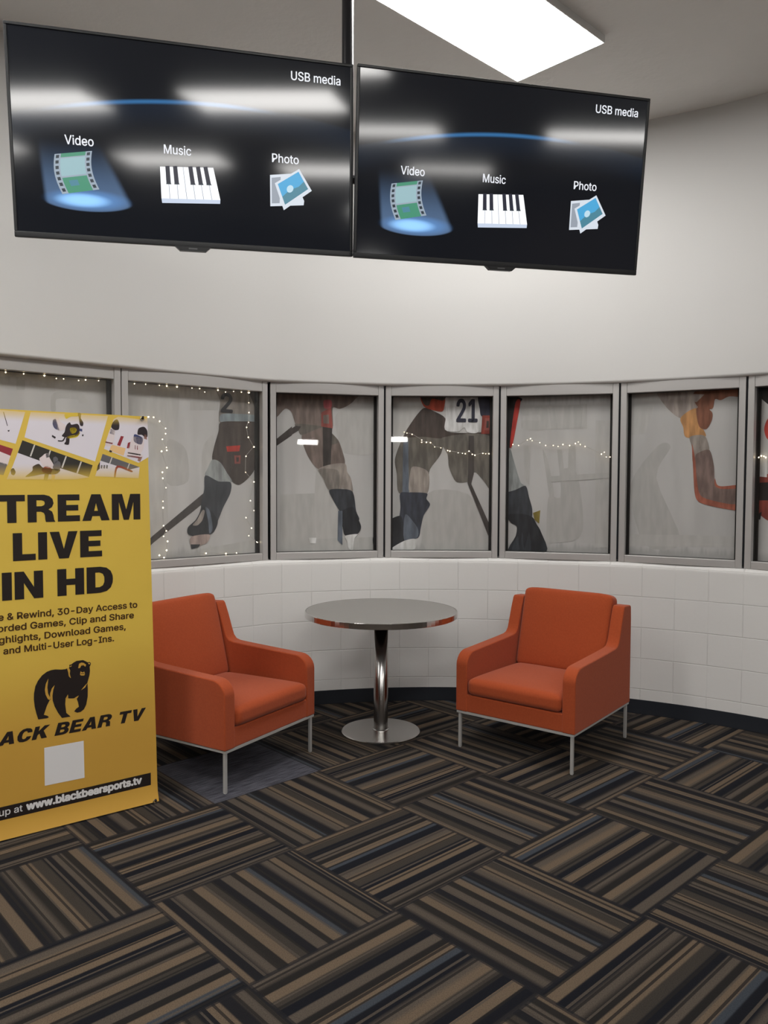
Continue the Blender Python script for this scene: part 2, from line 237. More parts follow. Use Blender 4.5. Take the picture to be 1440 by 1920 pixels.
def glyphs(txt, heavy=False, bold=0.0):
    """filled outline mesh of a line of text: vertices and faces"""
    k = (txt, heavy, bold)
    if k in _tc: return _tc[k]
    cu = bpy.data.curves.new('lettering', 'CURVE'); cu.dimensions = '2D'; cu.fill_mode = 'BOTH'; cu.offset = bold
    x = 0.0
    for ch in txt:
        adv, cons = (HEAVY if heavy else GROT)[ch]
        sc_ = 1.0 if heavy else 0.001
        for con in cons:
            sp = cu.splines.new('POLY'); sp.points.add(len(con) - 1); sp.use_cyclic_u = True
            for p, q in zip(sp.points, con): p.co = (x + q[0] * sc_, q[1] * sc_, 0, 1)
        x += adv * sc_ + (0.075 if heavy else 0.0)
    o = bpy.data.objects.new('lettering', cu); C.objects.link(o)
    bpy.context.view_layer.update()
    dg = bpy.context.evaluated_depsgraph_get()
    me = bpy.data.meshes.new_from_object(o.evaluated_get(dg))
    V = [(v.co.x, v.co.y) for v in me.vertices]; Fc = [tuple(p.vertices) for p in me.polygons]
    bpy.data.objects.remove(o); bpy.data.curves.remove(cu); bpy.data.meshes.remove(me)
    _tc[k] = (V, Fc)
    return _tc[k]
def letter(bm, txt, x0, x1, zb, cap, y=0.0, mi=0, bold=0.0, shear=0.0, heavy=False):
    """write txt between x0 and x1 with its baseline at zb and capital height cap; bold = extra stroke width"""
    if bold:
        for q, (ux, uz) in enumerate(((-.5, 0), (.5, 0), (-.25, .4), (.25, -.4), (.3, .35), (-.3, -.35))):
            letter(bm, txt, x0 + ux * bold, x1 + ux * bold, zb + uz * bold, cap, y - .00004 * q, mi, 0.0, shear, heavy)
        return
    V, Fc = glyphs(txt, heavy); ch = 1.0 if heavy else CAPH
    xa = min(p[0] for p in V); xb = max(p[0] for p in V)
    sx = (x1 - x0 - shear * cap) / (xb - xa); sz = cap / ch
    vs_ = [bm.verts.new((x0 + (p[0] - xa) * sx + shear * p[1] * sz, y, zb + p[1] * sz)) for p in V]
    for q in Fc:
        try: f = bm.faces.new([vs_[i] for i in q])
        except ValueError: continue
        f.material_index = mi; f.normal_update()
        if f.normal.y > 0: f.normal_flip()
CAPH = max(p[1] for p in GROT['H'][1][0]) / 1000.0

# ------------------------------------------------------------------ materials
WARM = (0.80, 0.775, 0.735, 1)
M_wall = mat('white_wall_paint', (0.715, 0.71, 0.698, 1), 0.55)
k = NT(M_wall); k.bump(k.noise(90, 3), 0.05, 0.003)

M_block = mat('painted_block', (0.70, 0.692, 0.678, 1), 0.5)
k = NT(M_block)
uv = k.n('ShaderNodeTexCoord').outputs['UV']
def brick(w, off):
    b = k.n('ShaderNodeTexBrick'); k.t.links.new(uv, b.inputs['Vector'])
    b.offset = off; b.inputs['Scale'].default_value = 1; b.inputs['Brick Width'].default_value = w
    b.inputs['Row Height'].default_value = 0.2; b.inputs['Mortar Size'].default_value = 0.0035
    b.inputs['Mortar Smooth'].default_value = 0.5
    return b.outputs['Fac']
b1 = brick(0.4, 0.5); b2 = brick(0.2, 0.0)
hgt = k.m('ADD', k.m('MULTIPLY', b1, -1.0), k.m('MULTIPLY', b2, -0.35))
hgt = k.m('ADD', hgt, k.m('MULTIPLY', k.noise(60, 3), 0.12))
k.bump(hgt, 0.6, 0.004)
k.put(k.b.inputs['Base Color'], k.mix(k.m('MULTIPLY', b1, 0.25), (0.70, 0.692, 0.678, 1), (0.55, 0.54, 0.52, 1)))

M_tan = mat('brown_wall_paint', lin(96, 80, 66), 0.6)
M_ceil = mat('ceiling_paint', (0.68, 0.65, 0.60, 1), 0.8)
k = NT(M_ceil); k.bump(k.noise(25, 4), 0.25, 0.01)
nz = k.noise(0.9, 3)
k.put(k.b.inputs['Base Color'], k.mix(k.smooth(nz, 0.3, 0.7), (0.80, 0.785, 0.755, 1), (0.86, 0.845, 0.815, 1)))
M_base = mat('navy_vinyl_baseboard', lin(12, 17, 26), 0.6, 0, 0.25)
M_alu = mat('brushed_aluminium', (0.52, 0.505, 0.495, 1), 0.4, 0.35)
k = NT(M_alu); k.bump(k.noise(200, 2), 0.04, 0.002)
M_gasket = mat('dark_gasket', (0.012, 0.012, 0.012, 1), 0.6)
M_chrome = mat('polished_chrome', (0.62, 0.61, 0.60, 1), 0.12, 1.0)
M_steel = mat('brushed_steel', (0.60, 0.59, 0.57, 1), 0.26, 1.0)
M_legmetal = mat('satin_metal', (0.52, 0.51, 0.495, 1), 0.4, 0.35)
M_lam = mat('grey_laminate', lin(128, 122, 114), 0.5)
k = NT(M_lam)
k.put(k.b.inputs['Base Color'], k.mix(k.noise(180, 3), lin(130, 128, 124), lin(146, 143, 139)))

M_fab = mat('orange_wool_fabric', lin(196, 82, 46), 0.95, 0, 0.2)
k = NT(M_fab)
oc = k.n('ShaderNodeTexCoord').outputs['Object']
nz = k.noise(320, 3, oc)
k.put(k.b.inputs['Base Color'], k.mix(k.noise(110, 4, oc), lin(150, 64, 33), lin(172, 79, 42)))
k.b.inputs['Sheen Weight'].default_value = 0.12
k.bump(nz, 0.25, 0.002)

# carpet: 24 inch tiles, quarter-turned, each striped in dark and tan yarn
M_carpet = mat('striped_carpet_tile', (0.05, 0.045, 0.04, 1), 0.95, 0, 0.15)
k = NT(M_carpet)
TX, TY, TA, TS = -0.36733, 3.14036, 0.74803, 0.6096
sp = k.n('ShaderNodeSeparateXYZ'); k.t.links.new(k.n('ShaderNodeTexCoord').outputs['Object'], sp.inputs[0])
dx = k.m('SUBTRACT', sp.outputs[0], TX); dy = k.m('SUBTRACT', sp.outputs[1], TY)
u = k.m('DIVIDE', k.m('ADD', k.m('MULTIPLY', dx, math.cos(TA)), k.m('MULTIPLY', dy, math.sin(TA))), TS)
v = k.m('DIVIDE', k.m('SUBTRACT', k.m('MULTIPLY', dx, math.sin(TA)), k.m('MULTIPLY', dy, math.cos(TA))), TS)
iu = k.m('FLOOR', u); iv = k.m('FLOOR', v); fu = k.m('FRACT', u); fv = k.m('FRACT', v)
odd = k.m('GREATER_THAN', k.m('FRACT', k.m('ABSOLUTE', k.m('MULTIPLY', k.m('ADD', iu, iv), 0.5))), 0.25)
cb = k.n('ShaderNodeCombineXYZ'); k.put(cb.inputs[0], iu); k.put(cb.inputs[1], iv)
wn = k.n('ShaderNodeTexWhiteNoise', noise_dimensions='2D'); k.t.links.new(cb.outputs[0], wn.inputs['Vector'])
rv = wn.outputs['Value']
TAN, TAUP, BRN, DRK, NVY, SLT = lin(100, 86, 71), lin(81, 73, 65), lin(56, 51, 46), lin(31, 29, 28), lin(16, 18, 25), lin(58, 63, 70)
def ramp(seq, fac, constant=False):
    """stripe table: (width, colour, softness of its edges)"""
    r = k.n('ShaderNodeValToRGB'); cr_ = r.color_ramp
    cr_.interpolation = 'CONSTANT' if constant else 'LINEAR'
    tot = sum(q[0] for q in seq); p = 0; st = []
    for w, cl, sf in seq:
        if constant: st.append((p / tot, cl))
        else: st += [((p + sf * w) / tot, cl), ((p + (1 - sf) * w) / tot, cl)]
        p += w
    cr_.elements[0].position = st[0][0]; cr_.elements[0].color = st[0][1]
    cr_.elements[1].position = st[1][0]; cr_.elements[1].color = st[1][1]
    for q, cl in st[2:32]:
        e = cr_.elements.new(q); e.color = cl
    k.put(r.inputs[0], fac)
    return r.outputs[0]
WIDE = [(2.4, TAN, .05), (2.2, NVY, .06), (3.0, TAUP, .34), (1.6, DRK, .08), (2.0, TAN, .05), (2.4, BRN, .10), (2.0, NVY, .06), (2.2, TAUP, .08),
        (1.5, DRK, .08), (1.9, TAN, .05), (1.4, SLT, .08), (2.6, NVY, .06), (2.8, TAUP, .36), (1.4, TAN, .06), (2.4, BRN, .12), (1.8, NVY, .06)]
O_, D_l, L_l = (0, 0, 0, 1), (1, 0, 0, 1), (0, 1, 0, 1)      # nothing, thin dark line, thin light line
THIN = [(3, O_, 0), (.5, D_l, 0), (1.6, O_, 0), (.4, D_l, 0), (2.6, O_, 0), (.45, L_l, 0), (.8, O_, 0), (.5, D_l, 0), (3.2, O_, 0), (.4, L_l, 0), (2.2, O_, 0), (.6, D_l, 0), (.7, O_, 0), (.45, D_l, 0),
        (2.4, O_, 0), (.5, L_l, 0), (1.4, O_, 0), (.5, D_l, 0), (3.4, O_, 0), (.45, L_l, 0), (.6, O_, 0), (.5, D_l, 0), (2.0, O_, 0), (.4, L_l, 0), (1.8, O_, 0), (.5, D_l, 0)]
off = k.m('MULTIPLY', rv, 7.3)
st_ = k.m('FRACT', k.m('ADD', k.m('ADD', k.m('MULTIPLY', fv, k.m('SUBTRACT', 1.0, odd)), k.m('MULTIPLY', fu, odd)), off))
col = ramp(WIDE, st_)
ln = k.n('ShaderNodeSeparateColor'); k.t.links.new(ramp(THIN, k.m('FRACT', k.m('ADD', st_, k.m('MULTIPLY', rv, 3.1))), True), ln.inputs[0])
col = k.mix(k.m('MULTIPLY', ln.outputs[0], 0.85), col, DRK)
col = k.mix(k.m('MULTIPLY', ln.outputs[1], 0.8), col, TAUP)
col = k.mix(k.m('MULTIPLY', odd, 0.14), col, BRN)
eu = k.m('ABSOLUTE', k.m('SUBTRACT', fu, 0.5)); ev = k.m('ABSOLUTE', k.m('SUBTRACT', fv, 0.5))
edge = k.m('GREATER_THAN', k.m('MAXIMUM', eu, ev), 0.487)
col = k.mix(k.m('MULTIPLY', edge, 0.75), col, lin(28, 28, 32))
# the one plain slate tile under the left chair
grey = k.m('MULTIPLY', k.m('COMPARE', iu, 0.0, 0.2), k.m('COMPARE', iv, -2.0, 0.2))
mp = k.n('ShaderNodeCombineXYZ'); k.put(mp.inputs[0], k.m('MULTIPLY', u, 6.0)); k.put(mp.inputs[1], k.m('MULTIPLY', v, 90.0))
gn = k.noise(1.0, 3, mp.outputs[0])
col = k.mix(grey, col, k.mix(k.smooth(gn, 0.35, 0.65), lin(58, 58, 66), lin(90, 90, 98)))
yarn = k.noise(260, 3)
col = k.mix(k.m('MULTIPLY', k.smooth(yarn, 0.35, 0.7), 0.35), col, lin(24, 22, 22))
k.put(k.b.inputs['Base Color'], col)
k.bump(yarn, 0.35, 0.004)

# ------------------------------------------------------------------ room plan
CX, CY, RAD = 0.37769, 2.28446, 3.0264
def circ(a, r=RAD): return Vector((CX + r * math.sin(a), CY + r * math.cos(a)))
A0, DA, A5 = -0.37778, 0.2548, 0.63322
M0 = Vector((-1.488, 4.487)); LD = Vector((-0.749, -0.662)).normalized()
MUL = [M0 + LD * 0.90, M0, circ(A0), circ(A0 + DA), circ(A0 + 2 * DA), circ(A0 + 3 * DA), circ(A5), circ(A5 + DA)]
Z_SILL, Z_HEAD, Z_CEIL = 0.978, 2.142, 3.78
path = []
tL = (6.5 + M0.x) / -LD.x
for i in range(0, 9): path.append(M0 + LD * tL * (1 - i / 8.0))
p0, p1 = M0, circ(A0); dn = (p1 - p0).normalized(); dn = Vector((-dn.y, dn.x))
for i in range(1, 10):
    t = i / 10.0
    path.append(p0.lerp(p1, t) + dn * 0.024 * 4 * t * (1 - t))
AE = A5 + DA
for i in range(0, 49): path.append(circ(A0 + (AE - A0) * i / 48.0))
pe = path[-1]; te = Vector((math.cos(AE), -math.sin(AE)))
for i in range(1, 9): path.append(pe + te * ((6.5 - pe.x) / te.x) * i / 8.0)
nrm = []
for i in range(len(path)):
    d = (path[min(i + 1, len(path) - 1)] - path[max(i - 1, 0)]).normalized()
    nrm.append(Vector((-d.y, d.x)))                      # points out of the room
arc = [0.0]
for a, b in zip(path, path[1:]): arc.append(arc[-1] + (b - a).length)

def sweep(name, prof, M, i0=0, i1=None, smooth=True, voff=0.0):
    """profile [(outward offset, z)] swept along the curved wall"""
    i1 = len(path) if i1 is None else i1
    bm = bmesh.new(); L = bm.loops.layers.uv.new('UVMap'); cols = []
    for i in range(i0, i1):
        cols.append([bm.verts.new((path[i].x + nrm[i].x * o, path[i].y + nrm[i].y * o, z)) for o, z in prof])
    n = len(prof)
    for ci in range(len(cols) - 1):
        for j in range(n):
            jj = (j + 1) % n
            f = bm.faces.new([cols[ci][j], cols[ci + 1][j], cols[ci + 1][jj], cols[ci][jj]])
            for lp, (q, w) in zip(f.loops, ((ci, j), (ci + 1, j), (ci + 1, jj), (ci, jj))):
                lp[L].uv = (arc[i0 + q] + 0.07, prof[w][1] + 0.04 + prof[w][0])
    bm.faces.new(cols[0]); bm.faces.new(cols[-1][::-1])
    bmesh.ops.recalc_face_normals(bm, faces=bm.faces)
    o = obj(name, bm, M)
    for p in o.data.polygons: p.use_smooth = smooth
    md = o.modifiers.new('split', 'EDGE_SPLIT'); md.split_angle = math.radians(35)
    return o

def arcprof(cy, cz, r, a0, a1, n=6):
    return [(cy + r * math.cos(math.radians(a0 + (a1 - a0) * i / n)), cz + r * math.sin(math.radians(a0 + (a1 - a0) * i / n))) for i in range(n + 1)]
low = [(0.0, 0.0)] + arcprof(0.038, Z_SILL - 0.038, 0.038, 180, 90, 8) + [(0.20, Z_SILL), (0.20, 0.0)]
tag(sweep('wall_front', low, M_block), 'curved white painted block wall under the windows', 'wall', kind='structure')
up = [(0.0, Z_CEIL)] + arcprof(0.02, Z_HEAD + 0.02, 0.02, 180, 270, 6) + [(0.20, Z_HEAD), (0.20, Z_CEIL)]
tag(sweep('wall_front_upper', up, M_wall), 'smooth curved white wall above the windows', 'wall', kind='structure')
mid = [(0.0, Z_SILL), (0.0, Z_HEAD), (0.20, Z_HEAD), (0.20, Z_SILL)]
iL = max(i for i in range(9) if (path[i] - M0).length >= 0.90)
tL2 = [i for i in range(len(path))]
# plain wall left of window_1 and right of window_7 (both out of the picture)
def strip(name, A, B):
    d = (B - A).normalized(); n = Vector((-d.y, d.x)); bm = bmesh.new()
    v = [bm.verts.new((p.x + n.x * o, p.y + n.y * o, z)) for z in (Z_SILL, Z_HEAD) for p, o in ((A, 0), (B, 0), (B, .2), (A, .2))]
    for q in ((0, 1, 5, 4), (1, 2, 6, 5), (2, 3, 7, 6), (3, 0, 4, 7), (0, 3, 2, 1), (4, 5, 6, 7)): bm.faces.new([v[i] for i in q])
    bmesh.ops.recalc_face_normals(bm, faces=bm.faces)
    return tag(obj(name, bm, M_wall), None, None, kind='structure')
tag(strip('wall_front_left', path[0], MUL[0]), 'white wall left of the window band', 'wall')
tag(strip('wall_front_right', MUL[7], path[-1]), 'white wall right of the window band', 'wall')
bprof = [(-0.012, 0.0), (-0.012, 0.004), (-0.007, 0.012), (-0.006, 0.084), (-0.003, 0.09), (0.001, 0.09), (0.001, 0.0)]
tag(sweep('baseboard_front', bprof, M_base), 'dark navy vinyl baseboard along the curved wall', 'baseboard', kind='structure')

ring = [p.copy() for p in path] + [Vector((6.5, -8)), Vector((-6.5, -8))]
def slab(name, z0, z1, M):
    bm = bmesh.new(); P = [Vector((p.x, p.y)) for p in ring]
    for i in range(len(path)): P[i] = path[i] + nrm[i] * 0.2
    P[-2] = Vector((6.7, -8.2)); P[-1] = Vector((-6.7, -8.2))
    a = [bm.verts.new((p.x, p.y, z0)) for p in P]; b = [bm.verts.new((p.x, p.y, z1)) for p in P]
    bm.faces.new(a); bm.faces.new(b)
    for i in range(len(P)): bm.faces.new([a[i], a[(i + 1) % len(P)], b[(i + 1) % len(P)], b[i]])
    bmesh.ops.recalc_face_normals(bm, faces=bm.faces)
    return obj(name, bm, M)
tag(slab('floor', -0.10, 0.0, M_carpet), 'carpet tile floor striped in black, brown and tan', 'floor', kind='structure')
tag(slab('ceiling', Z_CEIL, Z_CEIL + 0.10, M_ceil), 'plain beige grey ceiling', 'ceiling', kind='structure')
for nm, (x0, x1, y0, y1) in dict(wall_left=(-6.7, -6.5, -8.2, path[0].y + 0.1), wall_right=(6.5, 6.7, -8.2, path[-1].y + 0.1), wall_back=(-6.5, 6.5, -8.2, -8.0)).items():
    bm = bmesh.new(); box(bm, x0, x1, y0, y1, 0, Z_CEIL)
    tag(obj(nm, bm, M_tan), 'plain brown %s behind the camera' % nm.replace('_', ' '), 'wall', kind='structure')

# ------------------------------------------------------------------ ceiling lights
M_panel = mat('lit_diffuser', (0.9, 0.9, 0.88, 1), 0.5, emit=(1.0, 0.978, 0.945, 1), es=PANEL_STRENGTH)
M_trim = mat('white_enamel', (0.8, 0.8, 0.79, 1), 0.4)
LANG = math.radians(43.6)
def ceiling_light(x, y, label):
    t = thing('ceiling_light', label, 'ceiling light', (x, y, Z_CEIL), LANG, 'ceiling light panels')
    a, b, h = 0.605, 0.275, 0.038
    bm = bmesh.new()
    for q in ((-a, a, -b, -b + .006), (-a, a, b - .006, b), (-a, -a + .006, -b + .006, b - .006), (a - .006, a, -b + .006, b - .006)): box(bm, *q, -h, 0.0)
    obj('housing', bm, M_trim, t)
    bm = bmesh.new(); box(bm, -a + .006, a - .006, -b + .006, b - .006, -h - .001, -h + .01)
    obj('diffuser', bm, M_panel, t)
ceiling_light(0.489, 3.876, 'bright white rectangular ceiling light panel above the right screen')
for x, y, l in ((0.80, -0.05, 'ceiling light panel mirrored at the right of the left screen'),
                (-0.65, -1.42, 'ceiling light panel mirrored at the left edge of the left screen'),
                (2.5, -2.15, 'ceiling light panel mirrored at the left of the right screen'),
                (4.25, -0.65, 'ceiling light panel mirrored at the right edge of the right screen'),
                (0.96, -3.0, 'ceiling light panel mirrored faintly above the piano icon'),
                (-1.9, 1.9, 'added unseen ceiling light panel overhead to the left'),  # unseen panel added for general room light
                (-3.5, 0.4, 'added unseen ceiling light panel far to the left'),  # another added panel, out of view, for room light
                (-0.95, -4.0, 'ceiling light panel mirrored faintly beside the film strip icon'),
                (4.6, -4.4, 'added unseen ceiling light panel at the back right of the room')):  # unseen, added as plain room lighting
    ceiling_light(x, y, l)

def wall_lamp(x, y, z, rz, label):
    t = thing('wall_lamp', label, 'wall lamp', (x, y, z), rz, 'wall lamps')
    bm = bmesh.new(); box(bm, -.275, .275, 0, .05, -.065, .065); obj('housing', bm, M_trim, t, bevel=.004)
    bm = bmesh.new(); box(bm, -.265, .265, -.012, .0, -.055, .055); obj('diffuser', bm, M_panel, t)
wall_lamp(5.113, -7.95, 2.403, math.pi, 'small bright lamp mirrored in the window above the left armchair')
wall_lamp(0.16, -7.95, 2.44, math.pi, 'small bright lamp mirrored at the left edge of the number 21 window')

# ------------------------------------------------------------------ windows with printed film
M_glass = bpy.data.materials.new('window_glass'); M_glass.use_nodes = True
k = NT(M_glass)
for n_ in list(k.t.nodes):
    if n_.type != 'OUTPUT_MATERIAL': k.t.nodes.remove(n_)
tr = k.n('ShaderNodeBsdfTransparent'); tr.inputs[0].default_value = (0.985, 0.985, 0.985, 1)
gl = k.n('ShaderNodeBsdfGlossy'); gl.inputs['Roughness'].default_value = 0.02
fr = k.n('ShaderNodeFresnel'); k.put(fr.inputs[0], k.m('SUBTRACT', 1.5, k.m('MULTIPLY', k.n('ShaderNodeNewGeometry').outputs['Backfacing'], 1.5 - 1 / 1.5)))
mx = k.n('ShaderNodeMixShader'); k.t.links.new(fr.outputs[0], mx.inputs[0]); k.t.links.new(tr.outputs[0], mx.inputs[1]); k.t.links.new(gl.outputs[0], mx.inputs[2])
k.t.links.new(mx.outputs[0], [n_ for n_ in k.t.nodes if n_.type == 'OUTPUT_MATERIAL'][0].inputs[0])

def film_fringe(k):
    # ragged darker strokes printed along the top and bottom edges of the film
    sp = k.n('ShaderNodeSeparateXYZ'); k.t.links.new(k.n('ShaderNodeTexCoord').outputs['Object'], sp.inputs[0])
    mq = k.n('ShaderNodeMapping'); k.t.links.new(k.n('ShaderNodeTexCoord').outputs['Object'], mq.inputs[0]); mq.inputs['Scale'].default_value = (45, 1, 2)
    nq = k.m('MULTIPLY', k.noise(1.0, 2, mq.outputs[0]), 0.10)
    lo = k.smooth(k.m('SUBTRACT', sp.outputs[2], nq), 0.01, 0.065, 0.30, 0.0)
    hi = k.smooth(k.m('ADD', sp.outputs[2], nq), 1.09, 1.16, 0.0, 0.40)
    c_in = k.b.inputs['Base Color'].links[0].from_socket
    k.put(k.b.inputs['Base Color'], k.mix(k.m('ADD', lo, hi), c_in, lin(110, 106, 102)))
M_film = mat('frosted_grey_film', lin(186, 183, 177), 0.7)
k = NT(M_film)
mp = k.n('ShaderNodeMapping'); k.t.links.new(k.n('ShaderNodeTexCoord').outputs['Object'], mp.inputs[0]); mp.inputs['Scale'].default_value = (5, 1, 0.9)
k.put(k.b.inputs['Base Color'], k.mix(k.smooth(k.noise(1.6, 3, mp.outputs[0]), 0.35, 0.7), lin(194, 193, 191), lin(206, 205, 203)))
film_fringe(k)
PR = {}
def pm(key, rgb):
    if key not in PR: PR[key] = mat('film_print_' + key, tuple(min(0.85, 1.35 * q) for q in lin(*rgb)[:3]) + (1,), 0.7)
    if len(PR) and not PR[key].get('streaked'):
        M = PR[key]; M['streaked'] = 1; kk = NT(M); c0 = tuple(M.node_tree.nodes['Principled BSDF'].inputs['Base Color'].default_value)
        mp_ = kk.n('ShaderNodeMapping'); kk.t.links.new(kk.n('ShaderNodeTexCoord').outputs['Object'], mp_.inputs[0]); mp_.inputs['Scale'].default_value = (14, 1, 3.2)
        q = kk.smooth(kk.noise(2.0, 4, mp_.outputs[0]), 0.3, 0.72); am = 0.06 if key.startswith('ghost') else 0.30
        kk.put(kk.b.inputs['Base Color'], kk.mix(q, tuple(v * (1 - am) for v in c0[:3]) + (1,), tuple(min(.9, v * (1 + am)) for v in c0[:3]) + (1,)))
    return PR[key]
for key, rgb in dict(pants=(66, 58, 54), jersey=(122, 116, 110), ink=(32, 32, 36), band=(122, 132, 136), sock=(132, 136, 135), boot=(52, 55, 60),
                     skate=(40, 42, 46), blade=(150, 134, 128), stick=(62, 58, 56), body=(112, 100, 94), glove=(134, 74, 68), pink=(160, 84, 88),
                     shin=(140, 132, 125), steel=(214, 210, 204), post=(88, 95, 105), thigh=(96, 92, 86), orange=(160, 66, 46), white=(200, 200, 198),
                     navy=(44, 46, 60), red=(160, 50, 42), tan=(176, 130, 84), skin=(120, 78, 60), fluff=(150, 140, 134), arm=(116, 98, 92),
                     armedge=(150, 88, 70), black=(30, 27, 27), ghost=(165, 164, 161), ghost2=(170, 169, 166), olive=(124, 110, 52), rust=(125, 55, 46), boots=(52, 56, 65)).items(): pm(key, rgb)
PKEYS = list(PR); PMATS = [PR[q] for q in PKEYS]

